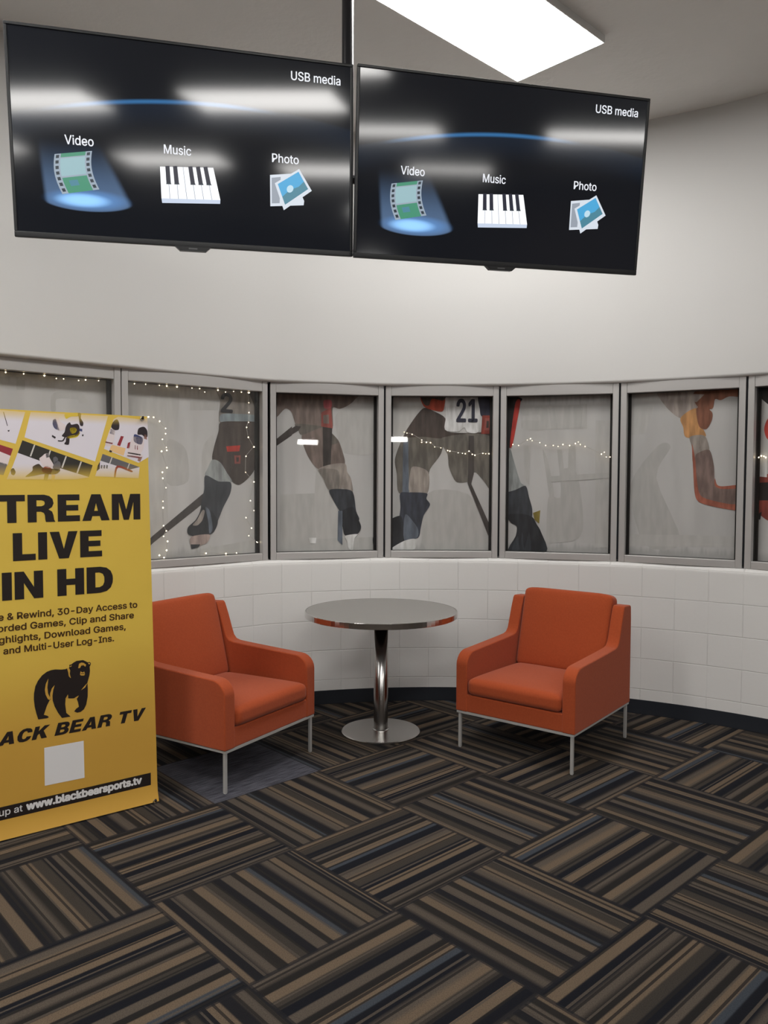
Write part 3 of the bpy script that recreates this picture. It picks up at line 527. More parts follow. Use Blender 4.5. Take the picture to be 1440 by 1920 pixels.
Z3 = (2.6667, 0, 640); Z4 = (2.88, 480, 680); Z5 = (2.769, 920, 680); Z1 = (5.54, 0, 640)
PRINT = [  # window number(s), colour, zoom frame, outline
 ((1,), 'ghost', Z1, [(530,720),(530,570),(600,525),(830,530),(900,600),(900,640),(820,640),(800,605),(590,600),(580,720)]),
 ((1,), 'ghost', Z1, [(170,400),(260,400),(260,505),(170,505)]),
 ((1,), 'ghost2', Z1, [(-60,240),(1150,350),(1150,460),(1090,475),(1000,460),(900,455),(800,460),(640,440),(560,420),(470,440),(420,400),(330,415),(250,380),(130,365),(-60,360)]),
 ((2,), 'ghost2', Z3, [(640,180),(880,200),(880,440),(830,460),(830,1080),(640,1080)]),
 ((2,), 'ghost', Z3, [(950,300),(1090,300),(1090,345),(950,345)]),
 ((2,), 'ghost', Z3, [(835,500),(900,510),(935,560),(940,700),(835,710)]),
 ((2,), 'ghost2', Z3, [(1010,560),(1030,500),(1070,480),(1060,700),(1010,700)]),
 ((2, 3), 'stick', Z3, [(700,1040),(760,975),(1010,765),(1250,585),(1320,528),(1380,490),(1460,425),(1460,470),(1380,525),(1310,572),(1250,620),(1010,815),(765,1008),(700,1075)]),
 ((2,), 'jersey', Z3, [(1085,215),(1290,205),(1310,215),(1310,420),(1280,430),(1105,420),(1100,300)]),
 ((2,), 'band', Z3, [(1105,365),(1180,362),(1285,372),(1285,408),(1190,400),(1105,405)]),
 ((2,), 'pants', Z3, [(1102,405),(1190,400),(1300,408),(1315,470),(1310,560),(1275,575),(1272,640),(1240,685),(1195,718),(1160,702),(1135,660),(1100,605),(1060,592),(1070,525),(1092,450)]),
 ((2,), 'pants', Z3, [(1230,215),(1310,215),(1310,380),(1290,380),(1262,300)]),
 ((2,), 'red', Z3, [(1130,525),(1200,520),(1195,550),(1135,552)]),
 ((2,), 'glove', Z3, [(1170,570),(1202,570),(1200,612),(1172,612)]),
 ((2,), 'pants', Z3, [(1180,580),(1193,580),(1192,602),(1181,602)]),
 ((2,), 'sock', Z3, [(1060,592),(1100,605),(1135,660),(1158,702),(1090,705),(1025,672),(1035,640)]),
 ((2,), 'boot', Z3, [(1025,670),(1090,700),(1152,705),(1150,760),(1115,830),(1095,880),(1062,950),(1045,900),(1003,830),(1020,740)]),
 ((2,), 'skate', Z3, [(1008,828),(1055,850),(1088,900),(1070,950),(1045,968),(990,978),(940,965),(938,930),(975,895),(995,860)]),
 ((2,), 'shin', Z3, [(1010,845),(1022,850),(1010,895),(985,920),(962,918),(985,890)]),
 ((2,), 'post', Z3, [(1025,830),(1048,850),(1062,935),(1045,960),(1040,900)]),
 ((2,), 'blade', Z3, [(952,978),(1045,965),(1035,1005),(1000,1020),(958,1030)]),
 ((2,), 'skate', Z3, [(952,1015),(1000,1015),(990,1030),(955,1038)]),
 ((2,), 'ghost', Z3, [(1000,1040),(1300,985),(1300,1060),(1000,1075)]),
 # second leg of the first player, seen in window 3
 ((3,), 'ghost', Z4, [(128,712),(325,705),(325,960),(128,975)]),
 ((3,), 'ghost2', Z4, [(325,580),(395,580),(440,790),(450,960),(325,960)]),
 ((3,), 'ghost2', Z4, [(440,270),(650,260),(650,480),(480,490),(440,400)]),
 ((3,), 'ghost', Z4, [(105,960),(650,940),(650,1030),(105,1030)]),
 ((3,), 'body', Z4, [(95,120),(530,155),(528,205),(490,235),(450,250),(414,245),(416,340),(402,370),(445,420),(470,490),(480,545),(440,560),(400,550),(335,575),(280,505),(248,420),(246,385),(228,360),(212,330),(190,265),(155,250),(95,300)]),
 ((3,), 'thigh', Z4, [(215,330),(360,345),(400,375),(445,430),(380,440),(365,350),(250,390),(228,362)]),
 ((3,), 'stick', Z4, [(60,450),(105,415),(215,340),(242,345),(230,366),(105,442),(60,470)]),
 ((3,), 'stick', Z4, [(360,345),(412,345),(402,570),(362,566)]),
 ((3,), 'glove', Z4, [(352,270),(405,240),(414,355),(352,345)]),
 ((3,), 'pink', Z4, [(365,205),(405,203),(408,240),(380,250),(366,240)]),
 ((3,), 'body', Z4, [(362,285),(392,280),(394,330),(364,328)]),
 ((3,), 'shin', Z4, [(335,575),(400,550),(480,545),(492,590),(512,625),(522,700),(470,680),(395,690),(360,620)]),
 ((3,), 'jersey', Z4, [(338,575),(440,580),(450,640),(440,690),(395,690),(365,630)]),
 ((3,), 'boot', Z4, [(395,688),(460,682),(522,698),(540,800),(556,850),(480,850),(450,800),(415,740)]),
 ((3,), 'skate', Z4, [(462,800),(525,780),(545,830),(566,880),(560,910),(535,932),(480,932),(468,890),(455,850)]),
 ((3,), 'post', Z4, [(443,800),(466,800),(466,985),(440,960)]),
 ((3,), 'steel', Z4, [(478,935),(548,925),(530,950),(522,1010),(498,1000),(490,960)]),
 ((3, 4), 'skate', Z4, [(630,945),(665,915),(690,900),(690,1020),(640,1005)]),
 ((3,), 'steel', Z4, [(285,945),(325,945),(322,975),(290,975)]),
 # second player, windows 4 and 5
 ((4,), 'ghost', Z4, [(920,710),(1145,710),(1270,900),(1270,1020),(920,1020)]),
 ((4,), 'ghost2', Z4, [(720,170),(905,190),(850,300),(750,480),(720,480)]),
 ((4,), 'thigh', Z4, [(905,245),(960,262),(1022,300),(1022,380),(1000,490),(940,575),(932,640),(925,705),(860,690),(772,705),(760,600),(750,520),(790,410),(845,315)]),
 ((4,), 'pants', Z4, [(905,245),(960,262),(1022,300),(1030,370),(1160,380),(1275,372),(1275,405),(1010,410),(900,400),(800,400),(845,315)]),
 ((4,), 'post', Z4, [(795,420),(822,410),(826,705),(790,705)]),
 ((4,), 'shin', Z4, [(850,560),(930,590),(925,705),(830,700),(832,600)]),
 ((4,), 'thigh', Z4, [(1005,405),(1275,400),(1275,680),(1230,640),(1190,595),(1170,600),(1152,640),(1085,646),(1055,600),(1040,555),(1035,495)]),
 ((4,), 'orange', Z4, [(892,165),(1025,170),(1020,215),(1008,262),(960,258),(905,235)]),
 ((4,), 'pants', Z4, [(892,165),(1025,170),(1010,205),(950,195),(935,230),(908,225)]),
 ((4,), 'white', Z4, [(1032,175),(1202,175),(1208,260),(1218,345),(1190,380),(1140,375),(1125,350),(1090,372),(1020,362),(1028,280)]),
 ((4,), 'navy', Z4, [(1202,175),(1290,170),(1290,285),(1220,290),(1208,250)]),
 ((4,), 'rust', Z4, [(1222,285),(1278,285),(1278,385),(1215,385)]),
 ((4,), 'glove', Z4, [(1235,300),(1268,300),(1265,365),(1232,365)]),
 ((4,), 'pants', Z4, [(1245,315),(1258,315),(1256,352),(1243,352)]),
 ((4,), 'boots', Z4, [(778,705),(830,700),(922,705),(920,735),(940,768),(905,825),(890,890),(875,945),(800,962),(760,985),(745,930),(770,850),(780,780)]),
 ((4,), 'skate', Z4, [(705,870),(760,830),(790,840),(800,960),(735,1000),(705,1000)]),
 ((4,), 'post', Z4, [(805,820),(850,860),(875,900),(870,945),(800,958)]),
 ((4,), 'steel', Z4, [(725,1008),(800,962),(862,952),(858,1005),(790,1012)]),
 ((4,), 'stick', Z4, [(1148,395),(1176,395),(1176,600),(1162,655),(1275,905),(1275,985),(1142,650),(1145,600)]),
 ((5,), 'ghost2', Z5, [(150,235),(500,215),(500,345),(160,345)]),
 ((5,), 'ghost', Z5, [(160,240),(290,235),(290,345),(170,345),(170,300),(250,300),(250,270),(170,275)]),
 ((5,), 'ghost', Z5, [(300,235),(330,235),(350,345),(315,345)]),
 ((5,), 'ghost', Z5, [(380,230),(410,230),(410,345),(375,345)]),
 ((5,), 'ghost', Z5, [(430,230),(480,230),(470,340),(430,340)]),
 ((5,), 'ghost', Z5, [(300,700),(360,700),(370,560),(440,560),(470,690),(480,860),(440,920),(330,935),(290,930)]),
 ((5,), 'ghost2', Z5, [(545,300),(620,300),(620,960),(540,960)]),
 ((5,), 'ghost', Z5, [(170,430),(210,430),(200,640),(175,600)]),
 ((5,), 'ghost', Z5, [(270,450),(300,520),(330,680),(310,720),(285,560)]),
 ((5,), 'ghost', Z5, [(345,450),(370,450),(385,600),(365,650)]),
 ((5,), 'ghost', Z5, [(405,430),(440,430),(440,600),(400,600)]),
 ((5,), 'ghost', Z5, [(310,590),(620,570),(620,600),(310,620)]),
 ((5,), 'black', Z5, [(50,180),(160,185),(150,215),(115,330),(102,440),(50,455)]),
 ((5,), 'red', Z5, [(130,205),(155,198),(140,290),(115,420),(100,440),(108,350)]),
 ((5,), 'sock', Z5, [(50,440),(100,445),(118,500),(155,620),(185,640),(130,665),(50,690)]),
 ((5,), 'boot', Z5, [(50,690),(130,660),(182,640),(200,700),(216,760),(210,810),(160,790),(110,800),(75,780),(50,760)]),
 ((5,), 'skate', Z5, [(85,790),(160,785),(215,800),(240,840),(262,880),(288,985),(95,985),(130,900),(135,850),(105,830)]),
 ((5,), 'olive', Z5, [(220,780),(258,766),(252,835),(228,815)]),
 ((5,), 'boot', Z5, [(110,985),(140,900),(150,960),(165,880),(175,965),(200,880),(205,985)]),
 # raised arm, windows 6 and 7
 ((6,), 'ghost', Z5, [(870,430),(935,440),(860,600),(990,935),(800,945),(725,640)]),
 ((6,), 'ghost2', Z5, [(690,890),(1290,900),(1290,960),(690,950)]),
 ((6,), 'ghost2', Z5, [(700,150),(880,150),(800,370),(700,380)]),
 ((6,), 'fluff', Z5, [(872,140),(1100,140),(1060,200),(1090,225),(1030,255),(995,290),(950,268),(895,210)]),
 ((6,), 'skin', Z5, [(1060,150),(1310,120),(1310,175),(1240,175),(1195,195),(1165,190),(1150,240),(1080,235)]),
 ((6,), 'fluff', Z5, [(1000,160),(1110,165),(1070,205),(1020,200)]),
 ((6,), 'tan', Z5, [(985,290),(1030,250),(1075,240),(1080,320),(1100,340),(1115,385),(1015,388),(1000,335)]),
 ((6,), 'skin', Z5, [(1068,240),(1110,230),(1150,258),(1148,300),(1120,345),(1082,330)]),
 ((6,), 'shin', Z5, [(1035,385),(1112,380),(1135,460),(1080,470),(1050,520),(1045,440)]),
 ((6,), 'arm', Z5, [(1060,500),(1085,465),(1138,455),(1160,540),(1165,620),(1205,648),(1310,638),(1310,760),(1180,745),(1095,722),(1068,680)]),
 ((6,), 'armedge', Z5, [(1045,420),(1062,500),(1070,600),(1090,690),(1170,720),(1250,735),(1310,735),(1310,770),(1180,752),(1085,725),(1060,680),(1052,560)]),
 ((6,), 'armedge', Z5, [(1165,600),(1175,632),(1205,642),(1310,632),(1310,650),(1205,656),(1165,640)]),
 ((7,), 'black', Z5, [(1375,110),(1500,110),(1500,250),(1420,200),(1390,175),(1385,250),(1375,250)]),
 ((7,), 'red', Z5, [(1440,290),(1500,250),(1500,400),(1440,400),(1420,345)]),
 ((7,), 'rust', Z5, [(1360,600),(1500,595),(1500,830),(1440,820),(1400,790),(1360,745)]),
 ((7,), 'black', Z5, [(1360,625),(1500,618),(1500,715),(1360,715)]),
 ((7,), 'black', Z5, [(1395,780),(1408,775),(1400,815),(1385,815)]),
 ((7,), 'white', Z5, [(1385,470),(1435,465),(1435,595),(1385,590)]),
]
NUMBERS = [(4, '21', Z4, (1085, 318), (1192, 318), 118, 'navy'), (2, '2', Z3, (1105, 352), (1158, 350), 92, 'ink')]

def soften(P, n=4, ten=0.42):
    """rounded outline through the given corners"""
    if len(P) < 5: return P
    out = []; N = len(P)
    for i in range(N):
        p0, p1, p2, p3 = P[i - 1], P[i], P[(i + 1) % N], P[(i + 2) % N]
        for q in range(n):
            t = q / n; h1 = 2 * t ** 3 - 3 * t * t + 1; h2 = 1 - h1; h3 = t ** 3 - 2 * t * t + t; h4 = t ** 3 - t * t
            out.append(tuple(h1 * p1[c] + h2 * p2[c] + h3 * ten * (p2[c] - p0[c]) + h4 * ten * (p3[c] - p1[c]) for c in (0, 1)))
    return out
def clip(poly, x0, x1, z0, z1):
    def cut(P, inside, inter):
        out = []
        for i in range(len(P)):
            a, b = P[i - 1], P[i]; ia, ib = inside(a), inside(b)
            if ia != ib: out.append(inter(a, b))
            if ib: out.append(b)
        return out
    def ix(c): return lambda a, b: (c, a[1] + (b[1] - a[1]) * (c - a[0]) / (b[0] - a[0]))
    def iz(c): return lambda a, b: (a[0] + (b[0] - a[0]) * (c - a[1]) / (b[1] - a[1]), c)
    for ins, it in ((lambda p: p[0] >= x0, ix(x0)), (lambda p: p[0] <= x1, ix(x1)), (lambda p: p[1] >= z0, iz(z0)), (lambda p: p[1] <= z1, iz(z1))):
        poly = cut(poly, ins, it)
        if not poly: return []
    return poly

JW, BOT, TOP, INSET = 0.040, 0.046, 0.066, 0.030
WINFRAME = {}
for w in range(1, 8):
    A, B = MUL[w - 1], MUL[w]
    d = (B - A).normalized(); n = Vector((-d.y, d.x)); L = (B - A).length
    t = bpy.data.objects.new('window_%d' % w, None); C.objects.link(t)
    t.location = (A.x + n.x * INSET, A.y + n.y * INSET, Z_SILL); t.rotation_euler = (0, 0, math.atan2(d.y, d.x))
    t.empty_display_size = 0.1
    tag(t, ['leftmost grey film window, partly behind the yellow banner', 'wide film window right of the banner with a hockey player leaning on a stick',
            'film window above the left armchair showing a single skating leg', 'film window above the round table with the number 21 jersey',
            'film window left of centre right with a skate at its lower left corner', 'film window at right with a raised bent arm', 'film window cut off at the right edge'][w - 1], 'window', kind='structure')
    Hh = Z_HEAD - Z_SILL
    g = 0.002
    bm = bmesh.new()
    box(bm, g, JW, 0, .045, 0, Hh + .012); box(bm, L - JW, L - g, 0, .045, 0, Hh + .012)
    box(bm, JW, L - JW, 0.004, .045, 0, BOT); box(bm, JW, L - JW, 0.004, .045, Hh - TOP, Hh + .012)
    for q in (g + .010, L - g - .013): pass
    obj('frame', bm, M_alu, t, bevel=0.003, segs=2)
    bm = bmesh.new()
    box(bm, JW - .006, JW, .0455, .115, BOT, Hh - TOP); box(bm, L - JW, L - JW + .006, .0455, .115, BOT, Hh - TOP)
    box(bm, -.002, .002, .012, .115, 0, Hh); 
    box(bm, JW, L - JW, .0455, .115, BOT - .006, BOT); box(bm, JW, L - JW, .0455, .115, Hh - TOP, Hh - TOP + .006)
    box(bm, JW, JW + .013, .074, .0875, BOT, Hh - TOP); box(bm, L - JW - .013, L - JW, .074, .0875, BOT, Hh - TOP)
    obj('glazing_channel', bm, M_gasket, t)
    bm = bmesh.new(); box(bm, JW - .005, L - JW + .005, .028, .034, BOT - .005, Hh - TOP + .005)
    obj('glass_pane', bm, M_glass, t)
    FY = 0.088
    bm = bmesh.new(); box(bm, JW, L - JW, FY, FY + .004, BOT, Hh - TOP)
    film = obj('printed_film', bm, M_film, t)
    # prints lying on the film
    W = Matrix.Translation(t.location) @ Matrix.Rotation(math.atan2(d.y, d.x), 4, 'Z'); Wi = W.inverted()
    P3 = W @ Vector((0, FY, 0)); n3 = Vector((n.x, n.y, 0))
    def loc(z, q):
        p = Wi @ on_plane(z[1] + q[0] / z[0], z[2] + q[1] / z[0], P3, n3); return (p.x, p.z)
    WINFRAME[w] = (t, P3, n3, Wi, L, Hh, FY)
    bm = bmesh.new(); layer = 0
    for ws, colr, z, pts in PRINT:
        if w not in ws: continue
        layer += 1
        flat(bm, clip([loc(z, q) for q in (pts if colr == 'stick' else soften(pts))], JW + .001, L - JW - .001, BOT + .001, Hh - TOP - .001), FY - 0.0004 - 0.00025 * layer, PKEYS.index(colr))
    for ww, s, z, a, b, hpx, colr in NUMBERS:
        if ww == w:
            p, q = loc(z, a), loc(z, b); up_ = loc(z, (a[0], a[1] - hpx))
            letter(bm, s, p[0], q[0], p[1], up_[1] - p[1], FY - 0.0004 - 0.00025 * (layer + 2), PKEYS.index(colr), bold=0.011)
    if len(bm.faces): obj('player_print', bm, PMATS, film)
    else: bm.free()

# ------------------------------------------------------------------ fairy lights hung just behind the glass; sagging strings stand in for reflections
M_bulb = mat('warm_bulb', (1, 0.9, 0.7, 1), 0.3, emit=(1.0, 0.80, 0.52, 1), es=6.0)
M_wire = mat('clear_wire', (0.45, 0.43, 0.40, 1), 0.4)
def fairy(w, z, chains, label, r=0.0040):
    t, P3, n3, Wi, L, Hh, FY = WINFRAME[w]
    dy = 0.058
    o = thing('fairy_lights', label, 'string lights', t.location, t.rotation_euler.z, 'fairy lights on the windows')
    Pq = P3 - n3 * (FY - dy)
    wire = bmesh.new()
    for ch in chains:
        L_ = []
        for q in ch:
            p = Wi @ on_plane(z[1] + q[0] / z[0], z[2] + q[1] / z[0], Pq, n3)
            x = min(max(p.x, JW + .008), L - JW - .008); zz = min(max(p.z, BOT + .008), Hh - TOP - .008)
            L_.append(Vector((x, dy, zz)))
        if len(L_) > 1: tube(wire, [p + Vector((0, .004, 0.003)) for p in L_], 0.0012, 5)
        for p in L_:
            bm = bmesh.new(); ball(bm, p, r * rnd.choice((0.7, 0.85, 1.0, 1.15)), 8); obj('bulb', bm, M_bulb, o, smooth=True)
    obj('wire', wire, M_wire, o)
fairy(1, Z3, [[(28,147),(118,141),(222,160),(282,186),(318,188),(393,196),(428,193),(493,197)]], 'row of warm fairy lights along the top of the leftmost window')
fairy(2, Z3, [[(672,212),(728,193),(797,218),(834,221),(885,226),(960,234),(998,236),(1024,254),(1090,243),(1128,254),(1168,222),(1207,238),(1247,232)],
              [(1243,252),(1244,307),(1245,356),(1243,405),(1233,430),(1242,480),(1270,528),(1230,575),(1228,655),(1270,703),(1252,797),(1270,846),(1230,882),(1258,934),(1244,972),(1283,1003),(1297,1005)],
              [(1183,1062),(1130,1068),(1030,1060),(820,1085),(797,1070)],
              [(742,378),(768,380),(798,400),(828,435),(828,462),(812,490),(832,530),(834,545),(808,550),(835,632),(812,655),(814,685),(830,732),(815,800),(815,832),(818,922),(832,948),(818,975),(838,1000),(833,1045)]],
      'warm fairy lights strung around all four sides of the window right of the banner')
fairy(4, Z4, [[(800,375),(815,381),(843,387),(895,418),(895,430),(920,430),(942,432),(965,455),(998,460),(1035,475),(1047,478),(1092,487),(1115,490),(1130,492),(1150,478),(1168,495),(1182,500),(1225,490),(1240,492),(1258,492)]],
      'sagging string of fairy lights standing in for a reflection in the number 21 player window', 0.0034)  # mirrored string modelled as glowing bulbs inside the pane
fairy(5, Z5, [[(115,425),(145,430),(190,402),(207,395),(215,405),(255,415),(285,430),(325,430),(350,435),(375,425),(410,430),(440,420),(455,412),(465,425),(490,435),(575,475),(590,465),(600,490),(620,490)]],
      'faint string of fairy lights standing in for a reflection in the window left of the raised arm', 0.0030)  # bulbs added here in place of a reflection in the glass
fairy(7, Z5, [[(1392,492),(1405,484),(1418,486),(1428,492)]], 'short bit of fairy lights in the window at the right edge', 0.004)

# ------------------------------------------------------------------ round table
t = thing('round_table', 'round grey cafe table with chrome pedestal between the two armchairs', 'table', (-0.014, 4.633, 0))
bm = bmesh.new(); lathe(bm, [(0, .733), (.452, .733), (.4525, .7345), (0, .7347)][::1], 96)
bm.free(); bm = bmesh.new(); lathe(bm, [(0, .703), (.445, .703), (.448, .706), (.448, .732), (.445, .7347), (0, .7347)], 96)
obj('tabletop', bm, M_lam, t, smooth=False)
bm = bmesh.new(); lathe(bm, [(.4482, .702), (.4525, .702), (.4535, .704), (.4535, .733), (.4525, .735), (.4482, .735), (.4482, .702)], 96)
obj('edge_band', bm, M_chrome, t)
M_col = mat('satin_chrome_column', (0.36, 0.35, 0.34, 1), 0.20, 1.0)
bm = bmesh.new(); lathe(bm, [(0.0425, .010), (0.0425, .690), (0.038, .6901)], 48); obj('column', bm, M_col, t, smooth=True)
bm = bmesh.new(); lathe(bm, [(0, .7025), (.17, .7025), (.17, .696), (.06, .690), (.0, .690)], 48); obj('mounting_plate', bm, M_gasket, t)
bm = bmesh.new(); lathe(bm, [(0, 0.0), (.232, 0.0), (.235, .003), (.235, .009), (.231, .012), (.12, .015), (.043, .017), (0, .017)], 96); obj('base', bm, M_steel, t)
bm = bmesh.new(); lathe(bm, [(.041, .017), (.050, .017), (.050, .020), (.0412, .024)], 48); obj('collar', bm, M_chrome, t)

# ------------------------------------------------------------------ armchairs
def armchair(loc, rotz, label):
    t = thing('armchair', label, 'armchair', (loc[0], loc[1], 0), rotz, 'orange armchairs')
    HW = 0.358; AW = 0.072; Y0 = -0.02; Y1 = 0.752; ZB = 0.212
    # side panel outline (y, z): arm, sweep up to the wing, wing top, back
    side = [(Y0, ZB), (Y0, .470)]
    side += [(Y0 + .085 - .085 * math.cos(math.radians(a)), .470 + .078 * math.sin(math.radians(a))) for a in (15, 30, 45, 60, 75, 90)]
    side += [(.20, .553), (.40, .561), (.515, .567), (.548, .575), (.568, .595), (.580, .625), (.612, .715), (.637, .775), (.645, .786), (.655, .790), (.738, .786), (Y1 - .004, .776), (Y1, .70), (Y1, ZB)]
    for s in (-1, 1):
        bm = bmesh.new(); x0, x1 = (-HW, -HW + AW) if s < 0 else (HW - AW, HW)
        prism(bm, side, x0, x1); obj('arm', bm, M_fab, t, bevel=0.022, segs=5)
    bm = bmesh.new(); box(bm, -HW + AW - .012, HW - AW + .012, Y0 + .004, Y1 - .02, ZB, .310); obj('seat_base', bm, M_fab, t, bevel=0.008)
    bm = bmesh.new(); prism(bm, [(.655, .30), (.725, .785), (Y1 - .006, .785), (Y1 - .006, ZB + .005), (.655, ZB + .005)], -HW + AW - .010, HW - AW + .010)
    obj('back_panel', bm, M_fab, t, bevel=0.012)
    # cushions with crowned faces
    IW = HW - AW - .003
    def cushion(nx, ny, fn):
        bm = bmesh.new(); G = []
        for top in (1, 0):
            G.append([[bm.verts.new(fn(i / nx, j / ny, top)) for i in range(nx + 1)] for j in range(ny + 1)])
        for gi, g in enumerate(G):
            for j in range(ny):
                for i in range(nx):
                    q = [g[j][i], g[j][i + 1], g[j + 1][i + 1], g[j + 1][i]]
                    bm.faces.new(q if gi == 0 else q[::-1])
        a, b = G
        for i in range(nx):
            bm.faces.new([b[0][i], b[0][i + 1], a[0][i + 1], a[0][i]]); bm.faces.new([a[ny][i], a[ny][i + 1], b[ny][i + 1], b[ny][i]])
        for j in range(ny):
            bm.faces.new([a[j][0], a[j + 1][0], b[j + 1][0], b[j][0]]); bm.faces.new([b[j][nx], b[j + 1][nx], a[j + 1][nx], a[j][nx]])
        bmesh.ops.recalc_face_normals(bm, faces=bm.faces)
        return bm
    def seat(a, b, top):
        x = -IW + 2 * IW * a; y = -0.034 + .600 * b
        crown = 0.016 * (1 - (2 * a - 1) ** 4) * (1 - (2 * b - 1) ** 4)
        if top: return (x, y, .405 - .012 * b + crown)
        return (x, y, .3095)
    obj('seat_cushion', cushion(14, 12, seat), M_fab, t, bevel=0.034, segs=6)
    def back(a, b, top):
        x = -IW + 2 * IW * a; z = .385 + .468 * b - .012 * abs(2 * a - 1) ** 8 * b ** 3
        yf = .530 + .118 * b; crown = 0.020 * (1 - (2 * a - 1) ** 4) * (1 - (2 * b - 1) ** 4)
        if top: return (x, yf - crown, z)
        return (x, min(yf + .105, .738), z - .018 * b)
    obj('back_cushion', cushion(14, 12, back), M_fab, t, bevel=0.024, segs=5)
    # flat metal base frame and legs
    bm = bmesh.new(); q = .012
    X = HW - .006
    box(bm, -X, X, Y0 + .002, Y0 + .024, ZB - q, ZB); box(bm, -X, X, Y1 - .024, Y1 - .002, ZB - q, ZB)
    box(bm, -X, -X + .022, Y0 + .024, Y1 - .024, ZB - q, ZB); box(bm, X - .022, X, Y0 + .024, Y1 - .024, ZB - q, ZB)
    obj('metal_frame', bm, M_legmetal, t)
    LX = HW - .020
    for sx in (-1, 1):
        for y in (Y0 + .018, Y1 - .018):
            bm = bmesh.new(); box(bm, sx * LX - .008, sx * LX + .008, y - .008, y + .008, 0.004, ZB - q)
            box(bm, sx * LX - .007, sx * LX + .007, y - .007, y + .007, 0, 0.004)
            obj('leg', bm, M_legmetal, t, bevel=0.002, segs=2)
    return t
armchair((0.705, 4.171), math.radians(-37.8), 'orange fabric armchair right of the round table, facing left')
armchair((-0.5825, 3.99), math.radians(58.5), 'orange fabric armchair left of the round table, partly hidden by the yellow banner')

# ------------------------------------------------------------------ screens on the ceiling pole
M_bez = mat('black_plastic', (0.010, 0.011, 0.013, 1), 0.35)
M_shell = mat('matte_black_shell', (0.015, 0.015, 0.016, 1), 0.55)
M_scr = mat('lit_menu_screen', (0.006, 0.007, 0.009, 1), 0.08, 0, 0.5)
k = NT(M_scr)
tcn = k.n('ShaderNodeTexCoord'); sp = k.n('ShaderNodeSeparateXYZ'); k.t.links.new(tcn.outputs['Object'], sp.inputs[0])
X, Z = sp.outputs[0], sp.outputs[2]
# blue horizon arc of the menu
XC = k.m('SUBTRACT', X, 0.12)
zc = k.m('SUBTRACT', 0.158, k.m('MULTIPLY', k.m('MULTIPLY', XC, XC), 0.19))
dz = k.m('SUBTRACT', Z, zc)
line = k.m('MULTIPLY', k.smooth(k.m('ABSOLUTE', dz), 0.0, 0.012, 1, 0), k.smooth(k.m('ABSOLUTE', k.m('ADD', X, 0.10)), 0.2, 0.44, 1, 0.0))
glow = k.m('MULTIPLY', k.smooth(dz, -0.12, 0.0), k.smooth(dz, 0.0, 0.012, 1, 0))
# spotlight beam behind the film icon
tt = k.smooth(Z, 0.0, -0.215)
xl = k.m('ADD', -0.538, k.m('MULTIPLY', k.m('MULTIPLY', Z, -1.0), 0.085)); xr = k.m('ADD', -0.318, k.m('MULTIPLY', k.m('MULTIPLY', Z, -1.0), 0.50))
ell = k.m('ADD', k.m('POWER', k.m('DIVIDE', k.m('ADD', X, 0.368), 0.157), 2), k.m('POWER', k.m('DIVIDE', k.m('ADD', Z, 0.215), 0.040), 2))
under = k.m('MAXIMUM', k.m('GREATER_THAN', Z, -0.213), k.smooth(ell, 0.85, 1.1, 1, 0))
beam = k.m('MULTIPLY', k.m('MULTIPLY', k.smooth(k.m('SUBTRACT', X, xl), 0, 0.02), k.smooth(k.m('SUBTRACT', xr, X), 0, 0.03)), k.m('MULTIPLY', tt, under))
pool = k.smooth(ell, 0.1, 1.1, 1, 0)
ell2 = k.m('ADD', k.m('POWER', k.m('DIVIDE', k.m('ADD', X, 0.385), 0.10), 2), k.m('POWER', k.m('DIVIDE', k.m('ADD', Z, 0.217), 0.026), 2))
hot = k.smooth(ell2, 0.0, 1.2, 1, 0)
def scale(c, f):
    x = k.n('ShaderNodeVectorMath', operation='SCALE'); x.inputs[0].default_value = c[:3]; k.put(x.inputs['Scale'], f); return x.outputs[0]
def add(a, b):
    x = k.n('ShaderNodeVectorMath', operation='ADD'); k.t.links.new(a, x.inputs[0]); k.t.links.new(b, x.inputs[1]); return x.outputs[0]
em = add(scale(lin(46, 104, 155), k.m('MULTIPLY', line, 1.0)), scale(lin(28, 48, 72), k.m('MULTIPLY', glow, 0.25)))
em = add(em, scale(lin(84, 108, 140), k.m('MULTIPLY', beam, 0.95)))
em = add(em, scale(lin(58, 106, 160), k.m('MULTIPLY', pool, 0.8)))
em = add(em, scale(lin(150, 200, 240), k.m('MULTIPLY', hot, 0.8)))
base = k.n('ShaderNodeVectorMath', operation='ADD'); k.t.links.new(em, base.inputs[0]); base.inputs[1].default_value = (0.0055, 0.0062, 0.0085)
k.t.links.new(base.outputs[0], k.b.inputs['Emission Color']); k.b.inputs['Emission Strength'].default_value = 1.0

def lit(name, rgb, s=1.0): return mat(name, (0.01, 0.01, 0.01, 1), 0.3, emit=lin(*rgb), es=s)
E_text, E_key, E_keyfront, E_black, E_film, E_hole, E_green, E_pale = (lit('screen_text_white', (235, 238, 245)), lit('screen_key_white', (250, 252, 255), 1.15),
    lit('screen_key_front', (200, 212, 232)), lit('screen_key_black', (26, 28, 46)), lit('screen_film_edge', (150, 165, 180)), lit('screen_film_hole', (26, 40, 52)),
    lit('screen_film_green', (60, 140, 110)), lit('screen_film_pale', (150, 185, 192)))
E_white, E_sky, E_sky2, E_cloud, E_greyp, E_line = (lit('screen_photo_border', (214, 222, 232)), lit('screen_photo_sky', (70, 165, 215)), lit('screen_photo_low', (70, 130, 150)),
    lit('screen_photo_cloud', (190, 220, 235)), lit('screen_photo_grey', (150, 158, 170)), lit('screen_key_gap', (120, 130, 150)))
M_led = mat('grey_badge', (0.12, 0.12, 0.125, 1), 0.4, 0.4)

